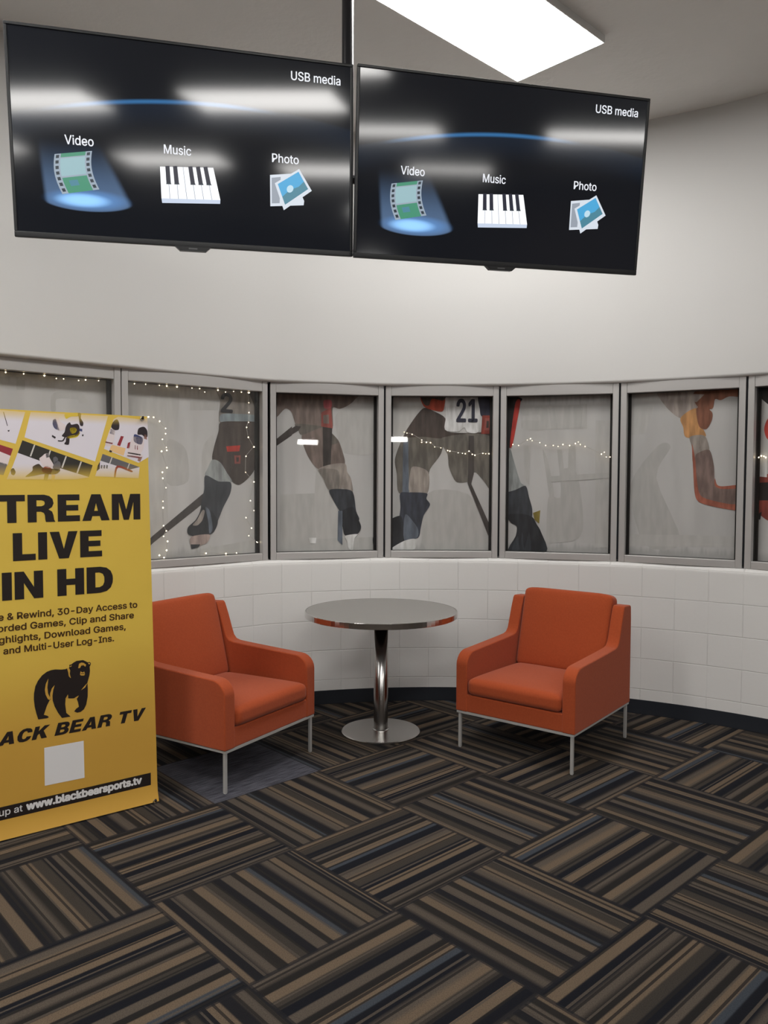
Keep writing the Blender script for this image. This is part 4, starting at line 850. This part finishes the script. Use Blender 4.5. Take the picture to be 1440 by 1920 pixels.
def screen(c0, yaw, tilt, ro, W, H, label):
    t = thing('television', label, 'television', (0, 0, 0), 0, 'wall screens on the ceiling pole')
    Rz = Matrix.Rotation(yaw, 4, 'Z'); Rx = Matrix.Rotation(tilt, 4, 'X'); Ry = Matrix.Rotation(-ro, 4, 'Y')
    t.matrix_world = Matrix.Translation(c0) @ Rz @ Rx @ Ry
    a, b = W / 2, H / 2
    # slim bezel (four bars) and body
    bm = bmesh.new(); e = 0.011; eb = 0.020
    box(bm, -a, a, -.004, .012, b - e, b); box(bm, -a, a, -.004, .012, -b, -b + eb)
    box(bm, -a, -a + e, -.004, .012, -b + eb, b - e); box(bm, a - e, a, -.004, .012, -b + eb, b - e)
    obj('bezel', bm, M_bez, t, bevel=0.002, segs=2)
    bm = bmesh.new(); box(bm, -a + .002, a - .002, .006, .028, -b + .002, b - .002); box(bm, -a * .8, a * .8, .028, .055, -b * .85, b * .55)
    obj('rear_shell', bm, M_shell, t, bevel=0.004, segs=2)
    bm = bmesh.new()
    v = [(-.066, -b + .001), (.066, -b + .001), (.048, -b - .015), (-.048, -b - .015)]
    A_ = [bm.verts.new((x, -.005, z)) for x, z in v]; B_ = [bm.verts.new((x, .02, z)) for x, z in v]
    bm.faces.new(A_); bm.faces.new(B_[::-1])
    for i in range(4): bm.faces.new([A_[i], B_[i], B_[(i + 1) % 4], A_[(i + 1) % 4]])
    bmesh.ops.recalc_face_normals(bm, faces=bm.faces)
    tab = obj('logo_tab', bm, M_bez, t)
    bm = bmesh.new(); box(bm, -.016, .016, -.0056, -.005, -b - .009, -b - .004); obj('badge', bm, M_led, tab)
    bm = bmesh.new(); box(bm, -a + e, a - e, 0.0, .006, -b + eb, b - e)
    s = obj('screen', bm, M_scr, t)
    Y = -0.0006
    for q_, xa, xb, zb in (('Video', -.438, -.341, -.028), ('Music', -.096, .001, -.030), ('Photo', .303, .405, -.026), ('USB media', .378, .569, .277)):
        bm = bmesh.new(); letter(bm, q_, xa, xb, zb, .031, Y, bold=.0012); obj('menu_lettering', bm, E_text, s)
    # piano icon
    bm = bmesh.new()
    TL, TR, BL, BR = (-.112, -.078), (.081, -.066), (-.110, -.190), (.105, -.180)
    def kp(u, v):
        x = (TL[0] * (1 - u) + TR[0] * u) * (1 - v) + (BL[0] * (1 - u) + BR[0] * u) * v
        z = (TL[1] * (1 - u) + TR[1] * u) * (1 - v) + (BL[1] * (1 - u) + BR[1] * u) * v
        return (x, z)
    flat(bm, [kp(0, 0), kp(1, 0), kp(1, 1), kp(0, 1)], Y, 0)
    flat(bm, [kp(0, 1), kp(1, 1), (BR[0] - .001, BR[1] - .014), (BL[0] + .002, BL[1] - .016)], Y, 1)
    for i in range(1, 7):
        flat(bm, [kp(i / 7 - .005, 0), kp(i / 7 + .004, 0), kp(i / 7 + .004, 1), kp(i / 7 - .005, 1)], Y * 1.5, 3)
    for i in (1, 2, 4, 5, 6):
        flat(bm, [kp(i / 7 - .045, -.02), kp(i / 7 + .035, -.03), kp(i / 7 + .035, .52), kp(i / 7 - .045, .52)], Y * 2, 2)
        flat(bm, [kp(i / 7 - .045, .50), kp(i / 7 + .035, .50), kp(i / 7 + .045, .55), kp(i / 7 - .050, .55)], Y * 2.2, 4)
    obj('piano_icon', bm, [E_key, E_keyfront, E_black, E_line, E_hole], s)
    # film strip icon
    bm = bmesh.new()
    def fp(u, v):                                   # u across 0..1, v down 0..1, curving strip
        bow = -.008 * math.sin(math.pi * v) + .020 * v * v
        return (-.474 + .127 * u + bow, -.066 + .022 * u - .135 * v + .004 * u * v)
    N = 14
    def band(u0, u1, v0, v1, mi, dy):
        flat(bm, [fp(u0, v0 + (v1 - v0) * i / N) for i in range(N + 1)] + [fp(u1, v1 - (v1 - v0) * i / N) for i in range(N + 1)], Y * dy, mi)
    band(0, 1, 0, 1, 0, 1); band(.17, .83, 0.0, .10, 2, 1.5); band(.17, .83, .13, .58, 3, 1.5); band(.17, .83, .62, 1.0, 2, 1.5)
    band(.32, .55, .70, .84, 4, 1.8)
    for i in range(7):
        band(.045, .13, .03 + i * .14, .11 + i * .14, 1, 2); band(.87, .955, .03 + i * .14, .11 + i * .14, 1, 2)
    obj('film_icon', bm, [E_film, E_hole, E_green, E_pale, E_sky2], s)
    # photo icon: a tilted picture over a straight one
    bm = bmesh.new()
    flat(bm, [(.294, -.074), (.380, -.062), (.426, -.160), (.424, -.176), (.294, -.189)], Y, 0)
    flat(bm, [(.300, -.084), (.335, -.078), (.330, -.175), (.300, -.178)], Y * 1.4, 3)
    P = [(.312, -.103), (.407, -.043), (.456, -.120), (.346, -.200)]
    def pp(u, v): 
        return tuple((P[0][i] * (1 - u) + P[1][i] * u) * (1 - v) + (P[3][i] * (1 - u) + P[2][i] * u) * v for i in (0, 1))
    flat(bm, P, Y * 2, 0)
    flat(bm, [pp(.09, .08), pp(.93, .08), pp(.93, .86), pp(.09, .86)], Y * 2.4, 1)
    flat(bm, [pp(.09, .56), pp(.4, .50), pp(.7, .58), pp(.93, .52), pp(.93, .86), pp(.09, .86)], Y * 2.7, 2)
    flat(bm, [pp(.42 + .12 * math.cos(q), .47 + .13 * math.sin(q)) for q in [i * math.pi / 6 for i in range(12)]], Y * 3, 4)
    obj('photo_icon', bm, [E_white, E_sky, E_sky2, E_greyp, E_cloud], s)
    return t
screen((-0.7256, 2.9703, 2.7466), 0.2738, 0.0998, 0.0215, 1.24, 0.7165, 'left black television screen hanging at upper left, touching the right one')
screen((0.4875, 3.2327, 2.7452), 0.2304, 0.1333, 0.0059, 1.24, 0.7082, 'right black television screen hanging below the ceiling light')
M_pole = mat('black_powder_coat', (0.018, 0.018, 0.022, 1), 0.30)
t = thing('ceiling_pole', 'black steel pole hanging from the ceiling behind both television screens', 'pole mount', (-0.158, 3.315, 2.45))
bm = bmesh.new(); lathe(bm, [(.024, 0), (.024, Z_CEIL - 2.45 - .006)], 32); obj('pole', bm, M_pole, t, smooth=True)
bm = bmesh.new(); lathe(bm, [(0, Z_CEIL - 2.45), (.08, Z_CEIL - 2.45), (.08, Z_CEIL - 2.458), (.025, Z_CEIL - 2.47)], 32); obj('ceiling_flange', bm, M_pole, t)
bm = bmesh.new(); tube(bm, [(-.45, -.165, .30), (0, -.035, .30), (.5, .115, .30)], .018, 10); obj('cross_arm', bm, M_pole, t)

# ------------------------------------------------------------------ yellow advertising banner
M_ban = mat('yellow_banner_vinyl', lin(228, 194, 74), 0.42, 0, 0.4)
YEL, GLD = lin(224, 190, 80), lin(200, 155, 66)
def ban_grad(k):
    sp = k.n('ShaderNodeSeparateXYZ'); k.t.links.new(k.n('ShaderNodeTexCoord').outputs['Object'], sp.inputs[0])
    return k.mix(k.smooth(sp.outputs[2], 0.95, 0.30), YEL, GLD), sp.outputs[2]
k = NT(M_ban); g_, z_ = ban_grad(k); k.put(k.b.inputs['Base Color'], g_); k.bump(k.noise(3.5, 3), 0.35, 0.02)
M_bk = mat('banner_black_ink', lin(36, 29, 27), 0.42, 0, 0.4)
M_brn = mat('banner_brown_ink', lin(72, 48, 22), 0.42, 0, 0.4)
M_wht = mat('banner_white_ink', lin(222, 220, 220), 0.42, 0, 0.4)
M_slit = mat('banner_gold_line', GLD, 0.42, 0, 0.4)
def fade(name, rgb):          # photographs printed so that they fade out into the yellow
    M = mat(name, lin(*rgb), 0.42, 0, 0.4); k = NT(M); g, z = ban_grad(k)
    f = k.m('MULTIPLY', k.smooth(z, 1.485, 1.580), k.smooth(z, 1.795, 1.745, 0.25, 1.0)); k.put(k.b.inputs['Base Color'], k.mix(f, g, lin(*rgb))); return M
PH = [fade('print_' + n_, c_) for n_, c_ in (('ice', (226, 220, 228)), ('boards', (52, 50, 46)), ('dark', (48, 40, 44)), ('yellow', (214, 190, 40)), ('blue', (66, 74, 120)),
      ('maroon', (150, 50, 58)), ('light', (228, 214, 214)), ('post', (210, 206, 200)), ('orange', (238, 196, 140)), ('slate', (104, 102, 106)), ('skin', (160, 120, 110)))]
BW = 0.85
t = thing('banner_stand', 'tall yellow advertising banner with black lettering standing left of the chairs', 'banner', (-1.052 - 0.798 * BW / 2, 3.607 - 0.603 * BW / 2, 0), math.atan2(0.603, 0.798))
BP = Vector((-1.052, 3.607, 0)); bn = Vector((-0.603, 0.798, 0))
Bi = (Matrix.Translation(t.location) @ Matrix.Rotation(math.atan2(0.603, 0.798), 4, 'Z')).inverted()
def bp(px, py):
    p = Bi @ on_plane(px, py, BP, bn); return (p.x, p.z)
def ax(a): return BW / 2 - a
bm = bmesh.new(); rows = []
for j in range(41):
    z = 0.008 + (1.795 - 0.008) * j / 40.0; row = []
    for i in range(25):
        q = i / 24.0; xr = ax(0.002 + 0.036 * (z / 1.795)); xl = ax(BW - 0.004 * (z / 1.795))
        y = -0.018 * max(0, (0.085 - z) / 0.085) ** 2
        row.append((xl + (xr - xl) * q, y, z))
    rows.append(row)
for lay in (0, 1):
    g = [[bm.verts.new((p[0], p[1] + .0012 * lay, p[2])) for p in r] for r in rows]
    for j in range(40):
        for i in range(24):
            q = [g[j][i], g[j][i + 1], g[j + 1][i + 1], g[j + 1][i]]
            bm.faces.new(q if lay == 0 else q[::-1])
obj('banner_sheet', bm, M_ban, t, smooth=True)
# photo collage along the top
ZC = (4.9655, 0, 760)
def photo(bm, pts, mi, ly):
    flat(bm, [bp(ZC[1] + q[0] / ZC[0], ZC[2] + q[1] / ZC[0]) for q in (soften(pts) if ly >= 2 else pts)], -0.0004 - .0002 * ly, mi)
bm = bmesh.new()
xl_ = -90
photo(bm, [(xl_,35),(0,42),(235,62),(145,358),(0,320),(xl_,296)], 0, 0)
photo(bm, [(28,60),(36,62),(72,190),(66,192)], 2, 1); photo(bm, [(70,232),(90,230),(86,244),(74,244)], 2, 1)
photo(bm, [(xl_,340),(0,366),(120,405),(98,470),(0,430),(xl_,400)], 5, 0)
photo(bm, [(xl_,400),(0,430),(98,470),(70,560),(0,530),(xl_,500)], 6, 0); photo(bm, [(xl_,500),(0,525),(68,550),(32,650),(xl_,630)], 9, 0)
photo(bm, [(285,62),(1005,100),(885,522),(228,298)], 0, 0)
# huddle of small players on the ice
for pts, mi in (([(505,115),(545,110),(560,150),(610,185),(600,225),(545,235),(505,200),(490,160)], 6), ([(495,135),(520,130),(540,190),(550,232),(510,215),(490,175)], 4),
                ([(605,80),(700,68),(745,75),(730,100),(660,105),(620,125),(605,110)], 3), ([(725,72),(755,75),(752,120),(775,160),(770,192),(745,185),(735,120)], 2),
                ([(625,175),(650,158),(665,180),(720,172),(740,205),(735,270),(690,292),(620,300),(575,285),(600,250),(610,205)], 2),
                ([(650,215),(690,205),(715,225),(700,255),(665,262)], 3), ([(625,290),(720,270),(735,245),(742,262),(715,295),(640,308)], 3),
                ([(615,305),(645,300),(640,365),(598,360),(612,335)], 2), ([(540,325),(580,325),(602,290),(610,296),(588,335),(542,336)], 2),
                ([(485,275),(520,295),(512,312),(482,292)], 2), ([(735,215),(765,220),(765,245),(738,238)], 4), ([(762,272),(778,270),(776,288),(764,288)], 2)): photo(bm, pts, mi, 2)
# board fence picture
photo(bm, [(208,325),(862,558),(828,670),(700,690),(60,690),(120,560)], 0, 0)
photo(bm, [(208,325),(862,558),(828,668),(560,585),(165,442)], 1, 1)
for x, y in ((318, 365), (465, 418), (612, 472), (752, 522)): photo(bm, [(x - 2, y), (x + 10, y + 4), (x - 28, y + 112), (x - 42, y + 108)], 7, 2)
for pts, mi in (([(420,450),(452,450),(462,490),(500,560),(460,580),(400,560),(365,500),(390,475)], 6), ([(425,448),(455,448),(458,482),(430,490)], 9),
                ([(495,490),(520,478),(540,500),(530,530),(500,540)], 9), ([(305,570),(360,545),(400,580),(480,590),(560,600),(520,640),(400,640),(320,655),(235,665),(300,610)], 2),
                ([(520,520),(560,530),(560,590),(520,610),(490,575)], 9), ([(390,590),(440,565),(485,600),(460,640),(400,625)], 5), ([(100,600),(125,585),(145,620),(130,650),(105,640)], 2),
                ([(415,640),(455,640),(440,700),(405,695)], 2), ([(480,640),(515,650),(500,715),(480,705)], 8)): photo(bm, pts, mi, 3)
# players on the bench side
photo(bm, [(1058,130),(1100,105),(1300,130),(1372,120),(1385,480),(1290,535),(968,405)], 0, 0)
photo(bm, [(1125,285),(1152,290),(1118,380),(1090,370)], 5, 1); photo(bm, [(1035,365),(1170,400),(1150,470),(1020,420)], 8, 1)
for pts, mi in (([(1055,150),(1090,130),(1110,170),(1105,225),(1060,230),(1035,200)], 2), ([(1030,215),(1070,240),(1055,345),(1030,380),(980,370),(1000,290)], 6), ([(1030,220),(1068,238),(1062,275),(1022,262)], 4),
                ([(985,335),(1050,350),(1045,362),(980,348)], 5), ([(1020,415),(1045,425),(1035,440),(1015,432)], 2),
                ([(1290,215),(1340,200),(1370,235),(1372,290),(1350,300),(1320,275),(1280,270)], 2), ([(1340,270),(1362,275),(1368,320),(1340,310)], 10),
                ([(1245,290),(1335,310),(1335,400),(1310,450),(1330,480),(1180,485),(1185,430),(1215,340)], 6), ([(1250,270),(1300,285),(1330,310),(1320,360),(1285,360),(1245,330)], 4),
                ([(1190,435),(1310,455),(1308,468),(1188,448)], 2), ([(1185,462),(1305,480),(1302,494),(1183,476)], 5), ([(1190,350),(1215,340),(1205,400),(1180,400)], 5),
                ([(1290,480),(1325,480),(1305,525),(1280,515)], 10), ([(1255,372),(1262,372),(1262,410),(1255,410)], 5), ([(1275,376),(1283,376),(1283,414),(1275,414)], 5)): photo(bm, pts, mi, 2)
photo(bm, [(955,452),(1300,575),(1290,680),(885,660)], 0, 0)
photo(bm, [(955,452),(1300,575),(1200,600),(1090,565),(935,515)], 9, 1)
for x, y in ((1038, 482), (1200, 540)): photo(bm, [(x, y), (x + 9, y + 3), (x - 12, y + 62), (x - 22, y + 58)], 7, 2)
photo(bm, [(930,525),(928,590),(898,615),(910,560)], 2, 2)
photo(bm, [(1090,560),(1225,605),(1220,622),(1100,580),(1075,670),(1060,665)], 5, 2)
for x in (940, 965, 990): photo(bm, [(x, 555), (x + 14, 558), (x + 10, 590), (x - 3, 586)], 9, 2)
obj('photo_collage', bm, PH, t)
# headline
Y = -0.0008
bm = bmesh.new()
for q_, a0, a1, z in (('STREAM', .779, .073, 1.327), ('LIVE', .611, .2465, 1.168), ('IN HD', .655, .200, 1.006)):
    letter(bm, q_, ax(a0), ax(a1), z, .116, Y, heavy=True)
obj('headline_lettering', bm, M_bk, t)
bm = bmesh.new()
for s, a0, a1, z in (('Pause & Rewind, 30-Day Access to', .762, .092, .925), ('Recorded Games, Clip and Share', .746, .108, .878), ('Highlights, Download Games,', .708, .146, .830), ('and Multi-User Log-Ins.', .653, .199, .783)):
    letter(bm, s, ax(a0), ax(a1), z, .027, Y, bold=.0024)
obj('body_lettering', bm, M_brn, t)
# bear emblem
ZB_ = (9.0, 40, 1220)
def be(bm, pts, mi, ly): flat(bm, [bp(ZB_[1] + q[0] / ZB_[0], ZB_[2] + q[1] / ZB_[0]) for q in pts], Y - .0003 * ly, mi)
bm = bmesh.new()
be(bm, [(285,1160),(255,1070),(225,950),(210,820),(213,720),(235,600),(280,505),(350,415),(430,355),(500,328),(570,316),(680,318),(740,312),(770,298),(800,300),(812,262),(805,240),(840,233),(880,200),(930,172),(985,165),(1040,157),(1085,178),(1120,195),(1150,190),(1172,205),(1168,240),(1152,270),(1158,340),(1148,420),(1115,540),
        (1122,640),(1120,770),(1095,910),(1055,990),(1000,1033),(940,1045),(890,1025),(925,978),(970,945),(955,870),(930,800),(860,806),(790,806),(765,775),(748,800),(740,900),(758,1050),(832,1110),(685,1136),(620,1050),(560,940),(528,840),(500,815),(470,850),(430,930),(380,1082),(440,1098),(466,1120),(440,1138)], 0, 0)
for pts in ([(455,470),(412,560),(396,660),(408,740),(445,815),(480,835),(488,800),(450,720),(438,620)], [(562,580),(515,635),(485,720),(482,800),(500,830),(530,850),(524,760),(538,660)],
            [(768,295),(790,360),(800,430),(836,466),(816,390),(824,330),(800,290)], [(1118,540),(1070,590),(1008,666),(1075,620)], [(784,738),(757,790),(742,812),(792,808)], [(970,755),(900,795),(880,810),(940,806)],
            [(972,222),(958,295),(990,290),(1010,250),(1050,245),(1078,272),(1092,235),(1050,205),(1010,200)], [(1000,345),(988,405),(1010,420),(1060,418),(1072,395),(1060,350),(1040,365),(1015,362)],
            [(815,262),(850,248),(845,265),(822,275)], [(1125,205),(1158,208),(1155,230),(1130,225)]): be(bm, pts, 1, 1)
be(bm, [(995,285),(1020,262),(1055,262),(1070,290),(1045,283),(1020,283)], 0, 2); be(bm, [(1005,380),(1060,378),(1062,388),(1006,392)], 0, 2)
obj('bear_emblem', bm, [M_bk, M_slit], t)
for q_, a0, a1 in (('BLACK', .795, .472), ('BEAR', .458, .203), ('TV', .190, .055)):
    bm = bmesh.new(); letter(bm, q_, ax(a0), ax(a1), .402, .054, Y, shear=.30, heavy=True)
    obj('logo_lettering', bm, M_bk, t)
bm = bmesh.new(); flat(bm, [(ax(.5), .194), (ax(.334), .191), (ax(.336), .357), (ax(.5), .359)], Y)
obj('white_panel', bm, M_wht, t)
bm = bmesh.new(); flat(bm, [(ax(.815), .088), (ax(.035), .088), (ax(.035), .146), (ax(.815), .144)], Y)
st = obj('web_address_strip', bm, M_bk, t)
bm = bmesh.new(); letter(bm, 'www.blackbearsports.tv', ax(.573), ax(.080), .107, .031, Y * 1.6, bold=.0060); letter(bm, 'Sign up at', ax(.775), ax(.590), .107, .028, Y * 1.6, bold=.001)
obj('web_lettering', bm, M_wht, st)
# grommets, hooks and the fibre poles of the stand behind the sheet
for a, z in ((.062, 1.783), (.022, .012)):
    bm = bmesh.new(); tube(bm, [(ax(a) + .008 * math.cos(q * math.pi / 8), -.004 if z > 1 else -.016, z + .008 * math.sin(q * math.pi / 8)) for q in range(17)], .0022, 6)
    obj('grommet', bm, M_steel, t, smooth=True)
    bm = bmesh.new(); tube(bm, [(ax(a), .012, z + .004), (ax(a) + .002, -.010 if z > 1 else -.022, z + .002), (ax(a) + .001, -.012 if z > 1 else -.024, z + .012)], .004, 8)
    obj('hook', bm, M_bk, t, smooth=True)
bm = bmesh.new(); tube(bm, [(ax(.06), .010, 1.78), (ax(.43), .05, .92)], .005, 8); obj('stand_pole', bm, M_bk, t)
bm = bmesh.new(); tube(bm, [(ax(.79), .010, 1.78), (ax(.43), .05, .92)], .005, 8); obj('stand_pole', bm, M_bk, t)
bm = bmesh.new(); tube(bm, [(ax(.43), .05, .92), (ax(.10), .012, .006)], .005, 8); obj('stand_pole', bm, M_bk, t)
bm = bmesh.new(); tube(bm, [(ax(.43), .05, .92), (ax(.76), .012, .006)], .005, 8); obj('stand_pole', bm, M_bk, t)
